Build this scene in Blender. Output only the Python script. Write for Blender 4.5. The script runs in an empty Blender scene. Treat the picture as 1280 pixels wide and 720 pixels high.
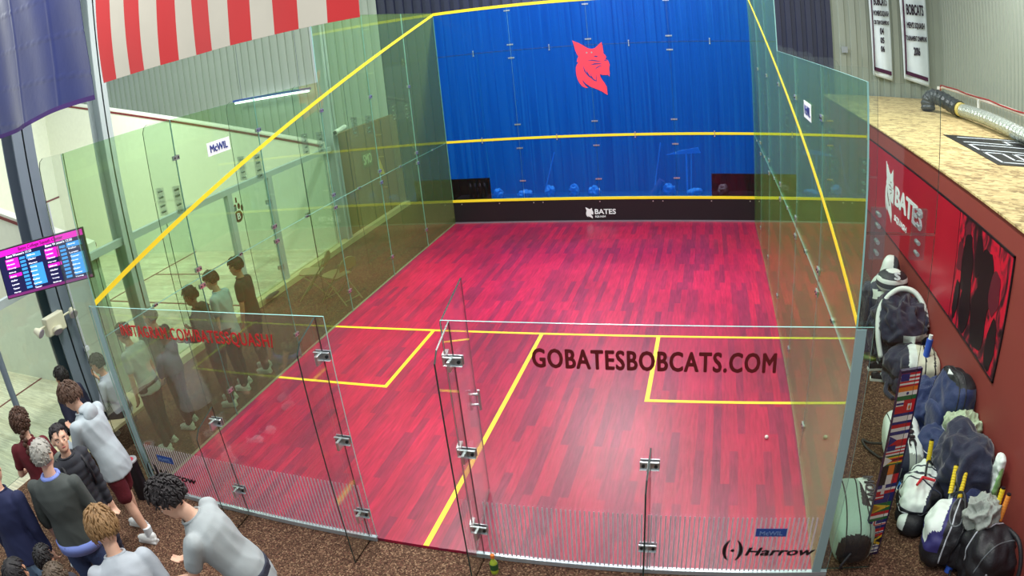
import bpy, bmesh, math, random
from mathutils import Vector, Matrix, noise
import numpy as np
R = math.radians
C = bpy.context.scene.collection
SC = bpy.context.scene
# ------------------------------------------------------------------ camera
def make_camera():
    cd = bpy.data.cameras.new('security_camera_view')
    co = bpy.data.objects.new('security_camera_view', cd)
    C.objects.link(co)
    yaw, pit, rol = -.3041, .3618, -.0999
    f = Vector((math.sin(yaw)*math.cos(pit), math.cos(yaw)*math.cos(pit), -math.sin(pit)))
    s = f.cross(Vector((0, 0, 1))).normalized(); u = s.cross(f)
    s2 = s*math.cos(rol) + u*math.sin(rol); u2 = -s*math.sin(rol) + u*math.cos(rol)
    m = Matrix((s2, u2, -f)).transposed().to_4x4()
    m.translation = Vector((5.4219, -3.931, 3.9172))
    co.matrix_world = m
    cd.type = 'PANO'                       # a wide-angle security lens with its real barrel distortion
    cd.sensor_width = 36
    cd.panorama_type = 'FISHEYE_LENS_POLYNOMIAL'
    cd.fisheye_fov = R(175)
    cd.fisheye_polynomial_k0 = 0.0
    cd.fisheye_polynomial_k1 = -1.1515/28.125
    cd.fisheye_polynomial_k2 = 0.0
    cd.fisheye_polynomial_k3 = -.1099/28.125**3
    cd.fisheye_polynomial_k4 = 0.0
    cd.clip_start = .05
    SC.camera = co
make_camera()
# ------------------------------------------------------------------ light and exposure
SC.view_settings.view_transform = 'Standard'
SC.view_settings.look = 'None'
SC.view_settings.gamma = 1
SC.view_settings.use_curve_mapping = False
SC.view_settings.exposure = 0.42
SC.cycles.transparent_max_bounces = 48
SC.cycles.max_bounces = 8
SC.cycles.glossy_bounces = 4
SC.cycles.use_denoising = True
SC.cycles.caustics_reflective = False
SC.cycles.caustics_refractive = False
SC.cycles.sample_clamp_indirect = 4
W = bpy.data.worlds.new('hall_air'); SC.world = W; W.use_nodes = True
W.node_tree.nodes['Background'].inputs[0].default_value = (.80, .90, .95, 1)
W.node_tree.nodes['Background'].inputs[1].default_value = .42
def area(name, loc, sx, sy, power, col=(1, .98, .95), rot=(0, 0, 0)):
    l = bpy.data.lights.new(name, 'AREA'); l.shape = 'RECTANGLE'; l.size = sx; l.size_y = sy
    l.energy = power; l.color = col
    o = bpy.data.objects.new(name, l); o.location = loc; o.rotation_euler = rot; C.objects.link(o); return o
for i, x in enumerate((1.0, 5.4)):
    for j, y in enumerate((-2.5, 2.0, 6.5)):
        area('court_luminaire', (x, y, 7.0), .5, 2.2, 190 if y > 0 else 120)
for y in (1.0, 6.0): area('left_court_luminaire', (-7.0, y, 6.6), 1.2, 2.4, 240, (.93, 1, .95))
area('loft_luminaire', (9.8, 6.0, 6.5), .6, 2.2, 130)
area('backstage_fill', (3.2, 10.8, 6.6), 2.4, .4, 330)  # unseen fill lamp added to brighten the blue film and things behind it
# ------------------------------------------------------------------ materials
MATS = {}
def srgb(r, g, b):
    f = lambda c: (c/255/12.92) if c/255 <= .04045 else ((c/255+.055)/1.055)**2.4
    return (f(r), f(g), f(b), 1)
def nt(name):
    m = bpy.data.materials.new(name); m.use_nodes = True; MATS[name] = m
    t = m.node_tree
    return m, t, t.nodes['Principled BSDF'], t.nodes, t.links
def mat(name, col, rough=.6, metal=0, bump=0, bscale=40, var=0, vscale=6, emit=0, spec=.5, sheen=0):
    if name in MATS: return MATS[name]
    m, t, p, N, L = nt(name)
    c = srgb(*col)
    p.inputs['Base Color'].default_value = c
    p.inputs['Roughness'].default_value = rough
    p.inputs['Metallic'].default_value = metal
    p.inputs['Specular IOR Level'].default_value = spec
    if sheen: p.inputs['Sheen Weight'].default_value = sheen
    tc = N.new('ShaderNodeTexCoord')
    nz = N.new('ShaderNodeTexNoise'); nz.inputs['Scale'].default_value = vscale; nz.inputs['Detail'].default_value = 4
    L.new(tc.outputs['Object'], nz.inputs['Vector'])
    v = var if var else .06
    mx = N.new('ShaderNodeMix'); mx.data_type = 'RGBA'
    mx.inputs[6].default_value = tuple(min(1, x*(1-v)) for x in c[:3])+(1,)
    mx.inputs[7].default_value = tuple(min(1, x*(1+v)) for x in c[:3])+(1,)
    L.new(nz.outputs['Fac'], mx.inputs[0]); L.new(mx.outputs[2], p.inputs['Base Color'])
    if emit:
        p.inputs['Emission Strength'].default_value = emit; p.inputs['Emission Color'].default_value = c
    if bump:
        n2 = N.new('ShaderNodeTexNoise'); n2.inputs['Scale'].default_value = bscale; n2.inputs['Detail'].default_value = 5
        L.new(tc.outputs['Object'], n2.inputs['Vector'])
        b = N.new('ShaderNodeBump'); b.inputs['Strength'].default_value = bump; b.inputs['Distance'].default_value = .02
        L.new(n2.outputs['Fac'], b.inputs['Height']); L.new(b.outputs[0], p.inputs['Normal'])
    return m
def glass(name, tint, haze=0.0, hazecol=(.6, .75, .6), refl=(1, 1, 1), graze=0.0):
    """flat architectural glass: tinted see-through plus a Fresnel reflection on each face"""
    m, t, p, N, L = nt(name); N.remove(p)
    out = [n for n in N if n.type == 'OUTPUT_MATERIAL'][0]
    geo = N.new('ShaderNodeNewGeometry')
    ior = N.new('ShaderNodeMix'); ior.inputs[2].default_value = 1.5; ior.inputs[3].default_value = 1/1.5
    L.new(geo.outputs['Backfacing'], ior.inputs[0])
    fr = N.new('ShaderNodeFresnel'); L.new(ior.outputs[0], fr.inputs['IOR'])
    tr = N.new('ShaderNodeBsdfTransparent'); tr.inputs[0].default_value = (*tint, 1)
    gl = N.new('ShaderNodeBsdfGlossy'); gl.inputs['Roughness'].default_value = .01
    gl.inputs['Color'].default_value = (*refl, 1)
    base = tr
    if haze:
        df = N.new('ShaderNodeBsdfDiffuse'); df.inputs[0].default_value = (*hazecol, 1)
        mh = N.new('ShaderNodeMixShader')
        lw = N.new('ShaderNodeLayerWeight'); lw.inputs['Blend'].default_value = .5
        pw = N.new('ShaderNodeMath'); pw.operation = 'POWER'; pw.inputs[1].default_value = 3
        ma = N.new('ShaderNodeMath'); ma.operation = 'MULTIPLY_ADD'; ma.inputs[1].default_value = graze; ma.inputs[2].default_value = haze
        L.new(lw.outputs['Facing'], pw.inputs[0]); L.new(pw.outputs[0], ma.inputs[0]); L.new(ma.outputs[0], mh.inputs[0])
        L.new(tr.outputs[0], mh.inputs[1]); L.new(df.outputs[0], mh.inputs[2]); base = mh
    mx = N.new('ShaderNodeMixShader')
    L.new(fr.outputs[0], mx.inputs[0]); L.new(base.outputs[0], mx.inputs[1]); L.new(gl.outputs[0], mx.inputs[2])
    L.new(mx.outputs[0], out.inputs[0]); return m
# ------------------------------------------------------------------ objects
def tag(o, label=None, cat=None, group=None, kind=None):
    if label: o['label'] = label
    if cat: o['category'] = cat
    if group: o['group'] = group
    if kind: o['kind'] = kind
    return o
def empty(name, loc, label=None, cat=None, group=None, rz=0, kind=None):
    o = bpy.data.objects.new(name, None); o.location = loc; o.rotation_euler = (0, 0, rz); o.empty_display_size = .1
    C.objects.link(o); return tag(o, label, cat, group, kind)
def link(name, me, mats=(), parent=None, loc=None, smooth=False, **kw):
    o = bpy.data.objects.new(name, me)
    for m in (mats if isinstance(mats, (list, tuple)) else [mats]): me.materials.append(m)
    C.objects.link(o)
    if parent is not None: o.parent = parent
    if loc: o.location = loc
    if smooth: me.shade_smooth()
    return tag(o, **kw)
class MB:
    """collects shapes into one mesh"""
    def __init__(s): s.v = []; s.f = []; s.m = []
    def add(s, vs, fs, mi=0):
        n = len(s.v); s.v += [tuple(v) for v in vs]; s.f += [tuple(i+n for i in f) for f in fs]; s.m += [mi]*len(fs)
    def box(s, a, b, mi=0, M=None, skip=()):
        x0, y0, z0 = a; x1, y1, z1 = b
        vs = [(x0,y0,z0),(x1,y0,z0),(x1,y1,z0),(x0,y1,z0),(x0,y0,z1),(x1,y0,z1),(x1,y1,z1),(x0,y1,z1)]
        if M: vs = [M @ Vector(v) for v in vs]
        s.add(vs, [(0,3,2,1),(4,5,6,7),(0,1,5,4),(1,2,6,5),(2,3,7,6),(3,0,4,7)], mi)
    def glassbox(s, a, b, axis, edge=1):
        """box whose two faces across AXIS take material 0 and its edges take material EDGE"""
        x0, y0, z0 = a; x1, y1, z1 = b
        vs = [(x0,y0,z0),(x1,y0,z0),(x1,y1,z0),(x0,y1,z0),(x0,y0,z1),(x1,y0,z1),(x1,y1,z1),(x0,y1,z1)]
        fs = [(0,3,2,1),(4,5,6,7),(0,1,5,4),(1,2,6,5),(2,3,7,6),(3,0,4,7)]
        big = {'x': (3, 5), 'y': (2, 4)}[axis]
        for i, f in enumerate(fs): s.add([vs[k] for k in f], [(0,1,2,3)], 0 if i in big else edge)
    def prism(s, pts, d, mi=0, edge=None):
        """polygon of 3-D points pushed along vector d"""
        n = len(pts); d = Vector(d); P = [Vector(p) for p in pts]
        vs = P + [p+d for p in P]
        s.add(vs, [tuple(range(n-1, -1, -1)), tuple(range(n, 2*n))], mi)
        k = mi if edge is None else edge
        s.add(vs, [(i, (i+1) % n, (i+1) % n+n, i+n) for i in range(n)], k)
    def cyl(s, p0, p1, r0, r1=None, n=12, mi=0, cap=True, capmi=None):
        p0 = Vector(p0); p1 = Vector(p1); r1 = r0 if r1 is None else r1
        z = (p1-p0).normalized(); x = z.orthogonal().normalized(); y = z.cross(x)
        vs = []
        for p, r in ((p0, r0), (p1, r1)):
            vs += [p + (x*math.cos(2*math.pi*i/n) + y*math.sin(2*math.pi*i/n))*r for i in range(n)]
        s.add(vs, [(i, (i+1) % n, (i+1) % n+n, i+n) for i in range(n)], mi)
        if cap: s.add(vs, [tuple(range(n-1, -1, -1)), tuple(range(n, 2*n))], mi if capmi is None else capmi)
    def tube(s, pts, rad, n=8, mi=0, cap=True):
        P = [Vector(p) for p in pts]; rs = rad if isinstance(rad, (list, tuple)) else [rad]*len(P)
        vs = []; ref = None
        for i, p in enumerate(P):
            t = (P[min(i+1, len(P)-1)] - P[max(i-1, 0)]).normalized()
            if ref is None: ref = t.orthogonal().normalized()
            x = (ref - t*ref.dot(t)).normalized(); ref = x; y = t.cross(x)
            vs += [p + (x*math.cos(2*math.pi*k/n) + y*math.sin(2*math.pi*k/n))*rs[i] for k in range(n)]
        fs = []
        for i in range(len(P)-1):
            fs += [(i*n+k, i*n+(k+1) % n, (i+1)*n+(k+1) % n, (i+1)*n+k) for k in range(n)]
        if cap: fs += [tuple(range(n-1, -1, -1)), tuple((len(P)-1)*n+k for k in range(n))]
        s.add(vs, fs, mi)
    def ell(s, c, r, nu=16, nv=10, mi=0, M=None):
        vs = [Vector((0, 0, r[2]))]; fs = []
        for j in range(1, nv):
            a = math.pi*j/nv
            vs += [Vector((r[0]*math.sin(a)*math.cos(2*math.pi*i/nu), r[1]*math.sin(a)*math.sin(2*math.pi*i/nu), r[2]*math.cos(a))) for i in range(nu)]
        vs.append(Vector((0, 0, -r[2])))
        for i in range(nu): fs.append((0, 1+i, 1+(i+1) % nu))
        for j in range(nv-2):
            for i in range(nu): fs.append((1+j*nu+i, 1+(j+1)*nu+i, 1+(j+1)*nu+(i+1) % nu, 1+j*nu+(i+1) % nu))
        l = len(vs)-1; b = 1+(nv-2)*nu
        for i in range(nu): fs.append((b+i, l, b+(i+1) % nu))
        if M: vs = [M @ v for v in vs]
        s.add([v+Vector(c) for v in vs], fs, mi)
    def mesh(s, name):
        me = bpy.data.meshes.new(name); me.from_pydata(s.v, [], s.f)
        me.polygons.foreach_set('material_index', s.m); me.update(); return me
    def build(s, name, mats, parent=None, loc=None, smooth=False, **kw):
        return link(name, s.mesh(name), mats, parent, loc, smooth, **kw)
def bevel(o, w=.004, seg=2):
    b = o.modifiers.new('soft_edges', 'BEVEL'); b.width = w; b.segments = seg; b.limit_method = 'ANGLE'; return o
def text_mesh(txt, size, bold=0.0, extr=.0015, shear=0, space=1.0, align='LEFT'):
    cu = bpy.data.curves.new('lettering', 'FONT'); cu.body = txt; cu.size = size; cu.offset = 0
    cu.extrude = extr; cu.shear = shear; cu.space_character = space; cu.align_x = align; cu.resolution_u = 3
    o = bpy.data.objects.new('lettering', cu); C.objects.link(o)
    dg = bpy.context.evaluated_depsgraph_get(); dg.update()
    me = bpy.data.meshes.new_from_object(o.evaluated_get(dg)); bpy.data.objects.remove(o); bpy.data.curves.remove(cu)
    if bold:      # heavier strokes
        V0 = [v.co.copy() for v in me.vertices]; F0 = [tuple(p.vertices) for p in me.polygons]; vs = []; fs = []
        for k in range(8):
            a = math.pi*k/4; d = Vector((math.cos(a)*1.25, math.sin(a)*.8, 0))*bold*size; d.z = k*.0004; n = len(vs)
            vs += [v+d for v in V0]; fs += [tuple(i+n for i in f) for f in F0]
        bpy.data.meshes.remove(me); me = bpy.data.meshes.new('lettering'); me.from_pydata(vs, [], fs); me.update()
    return me
def text(txt, size, m, parent, origin, xdir, zdir, width=None, name='lettering', height=None, **kw):
    """lettering laid on a surface: origin is the lower left corner, xdir the reading direction, zdir up"""
    me = text_mesh(txt, size, **{k: v for k, v in kw.items() if k in ('bold','extr','shear','space','align')})
    xs = [v.co.x for v in me.vertices]; ys = [v.co.y for v in me.vertices]
    x0, x1, y0, y1 = min(xs), max(xs), min(ys), max(ys)
    sx = width/(x1-x0) if width else 1; sy = (height/(y1-y0) if height else (sx if width else 1))
    X = Vector(xdir).normalized(); Z = Vector(zdir).normalized(); Y = X.cross(Z)
    for v in me.vertices:
        c = v.co.copy(); v.co = Vector(origin) + X*((c.x-x0)*sx) + Z*((c.y-y0)*sy) - Y*c.z*-1
    return link(name, me, m, parent)
def flat(pts, origin, X, Z, th=.003):
    """2-D outline raised on a surface as an MB prism input"""
    X = Vector(X); Z = Vector(Z); n = X.cross(Z)
    return [Vector(origin)+X*a+Z*b for a, b in pts], n*th
# ================================================================== THE HALL
W6, L9 = 6.4, 9.75
# court floor boards
def plank_mat(name, base, alt, dark, along='y', bw=1.1, bh=.075, rough=.35, gap=.0, graincol=None):
    m, t, p, N, L = nt(name)
    tc = N.new('ShaderNodeTexCoord'); mp = N.new('ShaderNodeMapping')
    if along == 'y': mp.inputs['Rotation'].default_value = (0, 0, R(90))
    L.new(tc.outputs['Object'], mp.inputs[0])
    br = N.new('ShaderNodeTexBrick'); br.offset = .37; br.offset_frequency = 2
    br.inputs['Scale'].default_value = 1; br.inputs['Mortar Size'].default_value = gap; br.inputs['Bias'].default_value = -.1
    br.inputs['Brick Width'].default_value = bw; br.inputs['Row Height'].default_value = bh
    br.inputs['Color1'].default_value = (0, 0, 0, 1); br.inputs['Color2'].default_value = (1, 1, 1, 1); br.inputs['Mortar'].default_value = (.2, .2, .2, 1)
    L.new(mp.outputs[0], br.inputs['Vector'])
    ra = N.new('ShaderNodeValToRGB'); e = ra.color_ramp.elements
    e[0].color = srgb(*dark); e[1].color = srgb(*base); e[1].position = 1
    x = e.new(.35); x.color = srgb(*alt); x = e.new(.6); x.color = srgb(*base)
    L.new(br.outputs[0], ra.inputs[0])
    gr = N.new('ShaderNodeTexNoise'); gr.inputs['Scale'].default_value = 1; gr.inputs['Detail'].default_value = 6
    mg = N.new('ShaderNodeMapping'); mg.inputs['Scale'].default_value = (38, 3.5, 1) if along == 'y' else (3.5, 38, 1)
    L.new(tc.outputs['Object'], mg.inputs[0]); L.new(mg.outputs[0], gr.inputs[0])
    r2 = N.new('ShaderNodeMapRange'); r2.inputs[1].default_value = .3; r2.inputs[2].default_value = .7
    r2.inputs[3].default_value = .72; r2.inputs[4].default_value = 1.22; L.new(gr.outputs[0], r2.inputs[0])
    bn = N.new('ShaderNodeTexNoise'); bn.inputs['Scale'].default_value = .9; bn.inputs['Detail'].default_value = 3
    L.new(tc.outputs['Object'], bn.inputs[0])
    r3 = N.new('ShaderNodeMapRange'); r3.inputs[1].default_value = .35; r3.inputs[2].default_value = .65
    r3.inputs[3].default_value = .85; r3.inputs[4].default_value = 1.12; L.new(bn.outputs[0], r3.inputs[0])
    mu = N.new('ShaderNodeMath'); mu.operation = 'MULTIPLY'; L.new(r2.outputs[0], mu.inputs[0]); L.new(r3.outputs[0], mu.inputs[1])
    sc = N.new('ShaderNodeVectorMath'); sc.operation = 'SCALE'
    L.new(ra.outputs[0], sc.inputs[0]); L.new(mu.outputs[0], sc.inputs['Scale']); L.new(sc.outputs[0], p.inputs['Base Color'])
    p.inputs['Roughness'].default_value = rough
    return m
RED_WOOD = plank_mat('stained_red_boards', (170, 24, 62), (158, 24, 62), (132, 28, 62), bw=.85, bh=.085)
MAPLE = plank_mat('pale_maple_boards', (222, 214, 188), (214, 205, 178), (205, 196, 168), along='x', bw=1.6, bh=.08)
def carpet_mat():
    m, t, p, N, L = nt('speckled_brown_carpet')
    tc = N.new('ShaderNodeTexCoord')
    v = N.new('ShaderNodeTexVoronoi'); v.inputs['Scale'].default_value = 85; L.new(tc.outputs['Object'], v.inputs[0])
    ra = N.new('ShaderNodeValToRGB'); e = ra.color_ramp.elements; ra.color_ramp.interpolation = 'CONSTANT'
    e[0].color = srgb(84, 62, 50); e[1].position = .30; e[1].color = srgb(106, 80, 64)
    for ps, c in ((.5, (66, 46, 38)), (.66, (128, 98, 78)), (.76, (104, 72, 60)), (.9, (150, 120, 96))):
        x = e.new(ps); x.color = srgb(*c)
    sp = N.new('ShaderNodeSeparateColor'); L.new(v.outputs['Color'], sp.inputs[0]); L.new(sp.outputs[0], ra.inputs[0])
    L.new(ra.outputs[0], p.inputs['Base Color']); p.inputs['Roughness'].default_value = .95
    p.inputs['Specular IOR Level'].default_value = .1
    b = N.new('ShaderNodeBump'); b.inputs['Strength'].default_value = .5; b.inputs['Distance'].default_value = .01
    L.new(v.outputs['Distance'], b.inputs['Height']); L.new(b.outputs[0], p.inputs['Normal'])
    return m
CARPET = carpet_mat()
def osb_mat():
    m, t, p, N, L = nt('strand_board'); tc = N.new('ShaderNodeTexCoord')
    mp = N.new('ShaderNodeMapping'); mp.inputs['Scale'].default_value = (1, 2.2, 1); mp.inputs['Rotation'].default_value = (0, 0, .5); L.new(tc.outputs['Object'], mp.inputs[0])
    v = N.new('ShaderNodeTexVoronoi'); v.inputs['Scale'].default_value = 9; v.inputs['Randomness'].default_value = 1; L.new(mp.outputs[0], v.inputs[0])
    n = N.new('ShaderNodeTexNoise'); n.inputs['Scale'].default_value = 14; n.inputs['Detail'].default_value = 6; n.inputs['Distortion'].default_value = 1.5; L.new(tc.outputs['Object'], n.inputs[0])
    sp = N.new('ShaderNodeSeparateColor'); L.new(v.outputs['Color'], sp.inputs[0])
    a = N.new('ShaderNodeMath'); a.operation = 'ADD'; L.new(sp.outputs[0], a.inputs[0]); L.new(n.outputs[0], a.inputs[1])
    h = N.new('ShaderNodeMath'); h.operation = 'MULTIPLY'; h.inputs[1].default_value = .5; L.new(a.outputs[0], h.inputs[0])
    ra = N.new('ShaderNodeValToRGB'); e = ra.color_ramp.elements
    e[0].position = .18; e[0].color = srgb(120, 98, 62); e[1].position = .85; e[1].color = srgb(226, 206, 150)
    x = e.new(.45); x.color = srgb(192, 170, 118)
    L.new(h.outputs[0], ra.inputs[0]); L.new(ra.outputs[0], p.inputs['Base Color']); p.inputs['Roughness'].default_value = .8
    return m
OSB = osb_mat()
PLASTER = mat('scuffed_white_plaster', (224, 228, 212), .8, var=.07, vscale=9, bump=.05)
STEEL_GREY = mat('blue_grey_painted_steel', (112, 124, 138), .45, var=.05)
STEEL_PALE = mat('pale_painted_steel', (176, 190, 190), .45)
RED_LINE = mat('oxblood_line_paint', (110, 30, 34), .5)
RUST = mat('rust_red_wall_paint', (140, 62, 56), .55, var=.04)
YEL = mat('yellow_court_line_paint', (250, 224, 48), .45)
BLACK = mat('black_satin', (20, 19, 26), .4)
CHROME = mat('brushed_stainless', (205, 212, 215), .28, metal=.85)
def corr_mat(name, col, dark):
    return mat(name, col, .45, var=.05, vscale=1.5)
WALL_PALE = corr_mat('pale_corrugated_cladding', (182, 196, 180), 0)
WALL_OLIVE = corr_mat('grey_olive_corrugated_cladding', (150, 160, 148), 0)
WALL_NAVY = corr_mat('navy_corrugated_cladding', (44, 50, 74), 0)
def corrugated(name, p0, p1, z0, z1, pitch, depth, m, label=None, kind='structure', wide=.5):
    """ribbed sheet from p0 to p1 (plan), with real folded ribs"""
    a = Vector((*p0, 0)); b = Vector((*p1, 0)); d = (b-a); n = int(d.length/pitch); t = d.normalized(); nn = Vector((-t.y, t.x, 0))
    prof = []
    for i in range(n):
        s = i*pitch
        prof += [(s, 0), (s+pitch*wide, 0), (s+pitch*(wide+.1), depth), (s+pitch*(.9), depth)]
    prof.append((d.length, 0))
    vs = []; fs = []
    for k, z in enumerate((z0, z1)):
        vs += [a+t*s+nn*o+Vector((0, 0, z)) for s, o in prof]
    q = len(prof)
    fs = [(i, i+1, i+1+q, i+q) for i in range(q-1)]
    mb = MB(); mb.add(vs, fs); 
    # sheet backing gives it thickness
    mb.add([a-nn*.04+Vector((0,0,z0)), b-nn*.04+Vector((0,0,z0)), b-nn*.04+Vector((0,0,z1)), a-nn*.04+Vector((0,0,z1))], [(3,2,1,0)])
    return mb.build(name, m, kind=kind)
# carpet ground and court floor
g = MB(); g.box((-2.1, -6, -.12), (11.3, 12, -.03)); g.build('floor', CARPET, kind='structure', label='speckled brown carpet around the glass court')
g = MB(); g.box((-12.1, -4.8, -.12), (-2.1, 12, -.03)); g.build('floor', MAPLE, kind='structure')
g = MB(); g.box((0, 0, -.03), (W6, L9, 0)); fl = g.build('floor', RED_WOOD, kind='structure')
g = MB(); g.box((-.035, 0, -.03), (0, L9, .006)); g.box((W6, 0, -.03), (W6+.03, L9, .006)); g.build('trim_1', mat('pale_floor_edging', (205, 190, 170), .5), kind='structure')
# court lines
g = MB(); h = .0025
def rect(x0, y0, x1, y1): g.box((x0, y0, 0), (x1, y1, h))
rect(0, 4.26, W6, 4.31); rect(3.175, 0, 3.225, 4.26)
rect(1.6, 2.61, 1.65, 4.26); rect(0, 2.61, 1.6, 2.66); rect(4.75, 2.61, 4.8, 4.26); rect(4.8, 2.61, W6, 2.66)
g.build('court_line_marking', YEL, fl)
# far hall walls
corrugated('wall_back', (-2.3, 11.8), (-16.2, 11.8), 0, 7.2, .26, -.09, WALL_PALE)
corrugated('wall_back', (8.5, 11.8), (-2.3, 11.8), 0, 7.2, .24, -.09, WALL_NAVY)
corrugated('wall_back', (11.25, 11.8), (8.5, 11.8), 0, 7.2, .27, -.06, WALL_OLIVE)
corrugated('wall_right', (11.25, -5), (11.25, 11.8), 0, 7.2, .17, -.05, WALL_OLIVE)
# left courts
g = MB()
def slopewall(y0, y1):
    pts = [(-2.15, y0, -.03), (-11.85, y0, -.03), (-11.85, y0, 4.72), (-2.15, y0, 2.24)]
    g.prism(pts, (0, y1-y0, 0))
slopewall(8.2, 8.4); g.build('wall_left', PLASTER, kind='structure')
g = MB(); slopewall(1.7, 1.85); g.build('wall_left', PLASTER, kind='structure')
g = MB(); g.box((-12.1, -4.8, -.03), (-11.85, 8.4, 4.72)); fw = g.build('wall_left', PLASTER, kind='structure')
g = MB()
for y0, y1 in ((-4.6, 1.7), (1.85, 8.2)):
    g.box((-11.85, y0, 1.78), (-11.84, y1, 1.83)); g.box((-11.85, y0, .43), (-11.84, y1, .48)); g.box((-11.85, y0, 4.57), (-11.84, y1, 4.62))
for y in (8.195, 1.86, 1.68):
    a = Vector((-2.15, y, 2.16)); b = Vector((-11.85, y, 4.62)); u = Vector((0, .01, 0)) if y != 1.86 else Vector((0, .01, 0))
    g.prism([a, b, b+Vector((0,0,.05)), a+Vector((0,0,.05))], (0, -.01, 0))
g.build('trim_2', RED_LINE, kind='structure')
g = MB(); z = -.03
for yo in (1.85, -4.55):
    g.box((-6.38, yo, z), (-6.33, yo+6.35, z+.004)); g.box((-6.33, yo+3.15, z), (-2.15, yo+3.2, z+.004))
    for ya in (yo+1.6, yo+4.75):
        g.box((-6.33, ya, z), (-4.7, ya+.05, z+.004))
    g.box((-4.73, yo, z), (-4.68, yo+1.6, z+.004)); g.box((-4.73, yo+4.8, z), (-4.68, yo+6.35, z+.004))
g.build('floor_line_marking', RED_LINE, None, kind='structure')
g = MB(); g.box((-2.2, 8.67, -.03), (-2.08, 11.76, 2.33))
OSBD = mat('dark_plywood_sheet', (126, 104, 68), .8, var=.12, vscale=2)
pw = g.build('wall_left', OSBD, kind='structure')
g = MB()
for i in range(3): g.box((-2.078, 9.15+i*.85, 0), (-2.07, 9.165+i*.85, 2.33))
g.build('panel_seam', BLACK, pw)
g = MB(); g.box((-2.15, 1.8, -.03), (-1.95, 11.7, .08)); g.build('baseboard_left', mat('pale_timber_sill', (196, 190, 140), .6), kind='structure')
# white ledge where ply wall stops
# plywood-topped room on the right
for y in (-.6, 5.0, 11.4):
    g = MB(); g.box((-12, y-.1, 7.0), (11.2, y+.1, 7.02)); g.box((-12, y-.012, 7.02), (11.2, y+.012, 7.3)); g.box((-12, y-.1, 7.3), (11.2, y+.1, 7.32)); g.build('roof_beam', STEEL_PALE, kind='structure')
g = MB(); g.box((8.2, -5, -.03), (8.35, 11.75, 2.43)); rw = g.build('wall_right', RUST, kind='structure')
g = MB(); g.box((8.17, -5, 2.43), (11.2, 11.75, 2.45)); g.build('roof', OSB, kind='structure', label='strand board roof over the red room')
# ================================================================== GLASS COURT
G_SIDE = glass('green_tinted_side_glass', (.82, .935, .81), haze=.06, hazecol=(.28, .44, .12), graze=.34, refl=(.72, 1, .66))
G_BACK = glass('clear_back_glass', (.955, .95, .96), haze=.035, hazecol=(.55, .5, .62))
G_FIN = glass('clear_fin_glass', (.95, .97, .955))
G_PLATE = glass('clear_acrylic_plate', (.88, .88, .9), haze=.03, hazecol=(.6, .62, .64))
EDGE_D = mat('dark_glass_edge', (38, 60, 56), .2)
EDGE_L = mat('bright_glass_edge', (150, 205, 200), .2)
CLAMP = CHROME
BOLT = mat('dark_bolt_head', (50, 55, 58), .4, metal=.5)
NP = 6; PW = L9/NP
def clamp(parent, c, axis, s=.05, th=.012, four=True):
    """patch fitting: plates on both faces of the glass and bolts"""
    x, y, z = c; g = MB()
    g.box((x-.012, y-.012, z-.008), (x+.012, y+.012, z+.008))
    for sg in (-1, 1):
        if axis == 'x':
            g.box((x+sg*.009-th/2*1, y-s, z-s*.5), (x+sg*.009+th/2, y+s, z+s*.5))
            for dy in (-s*.6, s*.6): g.cyl((x+sg*.012, y+dy, z), (x+sg*.022, y+dy, z), .010, n=8, mi=1)
        else:
            g.box((x-s, y+sg*.009-th/2, z-s*.5), (x+s, y+sg*.009+th/2, z+s*.5))
            for dx in (-s*.6, s*.6): g.cyl((x+dx, y+sg*.012, z), (x+dx, y+sg*.022, z), .010, n=8, mi=1)
    return g.build('clamp', [CLAMP, BOLT], parent)
def side_wall(x, side, label):
    t = empty('glass_side_wall', (x, 0, 0), label, 'glass wall', kind='thing')
    P = lambda v: (v[0], v[1], v[2])
    sgn = -1 if side == 'left' else 1
    for i in range(NP):
        y0, y1 = i*PW+.003, (i+1)*PW-.003; top = 3.63 if i < 3 else 4.63
        for z0, z1 in ((.0, 1.797), (1.803, top)):
            g = MB(); g.glassbox((-.006, y0, z0), (.006, y1, z1), 'x')
            g.build('glass_panel', [G_SIDE, EDGE_L], t)
    # outside fins at the joints, spliced at 2.72 m
    for i in range(0, NP):
        y = i*PW + (.0 if i else .03)
        for z0, z1 in ((0, 2.715), (2.725, 3.63)):
            g = MB(); a, b = sgn*.012, sgn*.49
            if z1 == 3.63: pts = [(a, y, z0), (b, y, z0), (b, y, z1-.09), (b-sgn*.03, y, z1-.03), (b-sgn*.09, y, z1), (a, y, z1)]
            else: pts = [(a, y, z0), (b, y, z0), (b, y, z1), (a, y, z1)]
            g.prism(pts, (0, .012, 0), 0, 1); g.build('fin', [G_FIN, EDGE_D], t)
        for xx in ((.09, .37) if (i or side == 'right') else ()):
            g = MB(); c = sgn*xx
            g.box((c-.05, y-.012, 2.56), (c+.05, y, 2.88), 0); g.box((c-.05, y+.012, 2.56), (c+.05, y+.024, 2.88), 0)
            for zz in (2.60, 2.67, 2.77, 2.84): g.cyl((c, y-.028, zz), (c, y+.04, zz), .013, n=10, mi=1)
            g.build('splice_plate', [G_PLATE, mat('grey_bolt_head', (170, 176, 176), .35, metal=.5)], t)
        for z in (.35, 1.70, 1.90, 3.2):
            if i: clamp(t, (0, y, z), 'x')
    for i in range(NP): clamp(t, (0, (i+.5)*PW, 1.8), 'x', s=.03)
    # red-to-yellow out line that slopes from the front wall down to the back
    g = MB(); d = -sgn*.0075
    a = Vector((d, 0, 2.13)); b = Vector((d, L9, 4.57)); u = Vector((0, 0, .055))
    g.prism([a, b, b+u, a+u], (-sgn*.002, 0, 0)); g.build('out_line', YEL, t)
    return t
LW = side_wall(0, 'left', 'green-tinted glass wall on the left of the red court, in front of the watching people')
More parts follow.
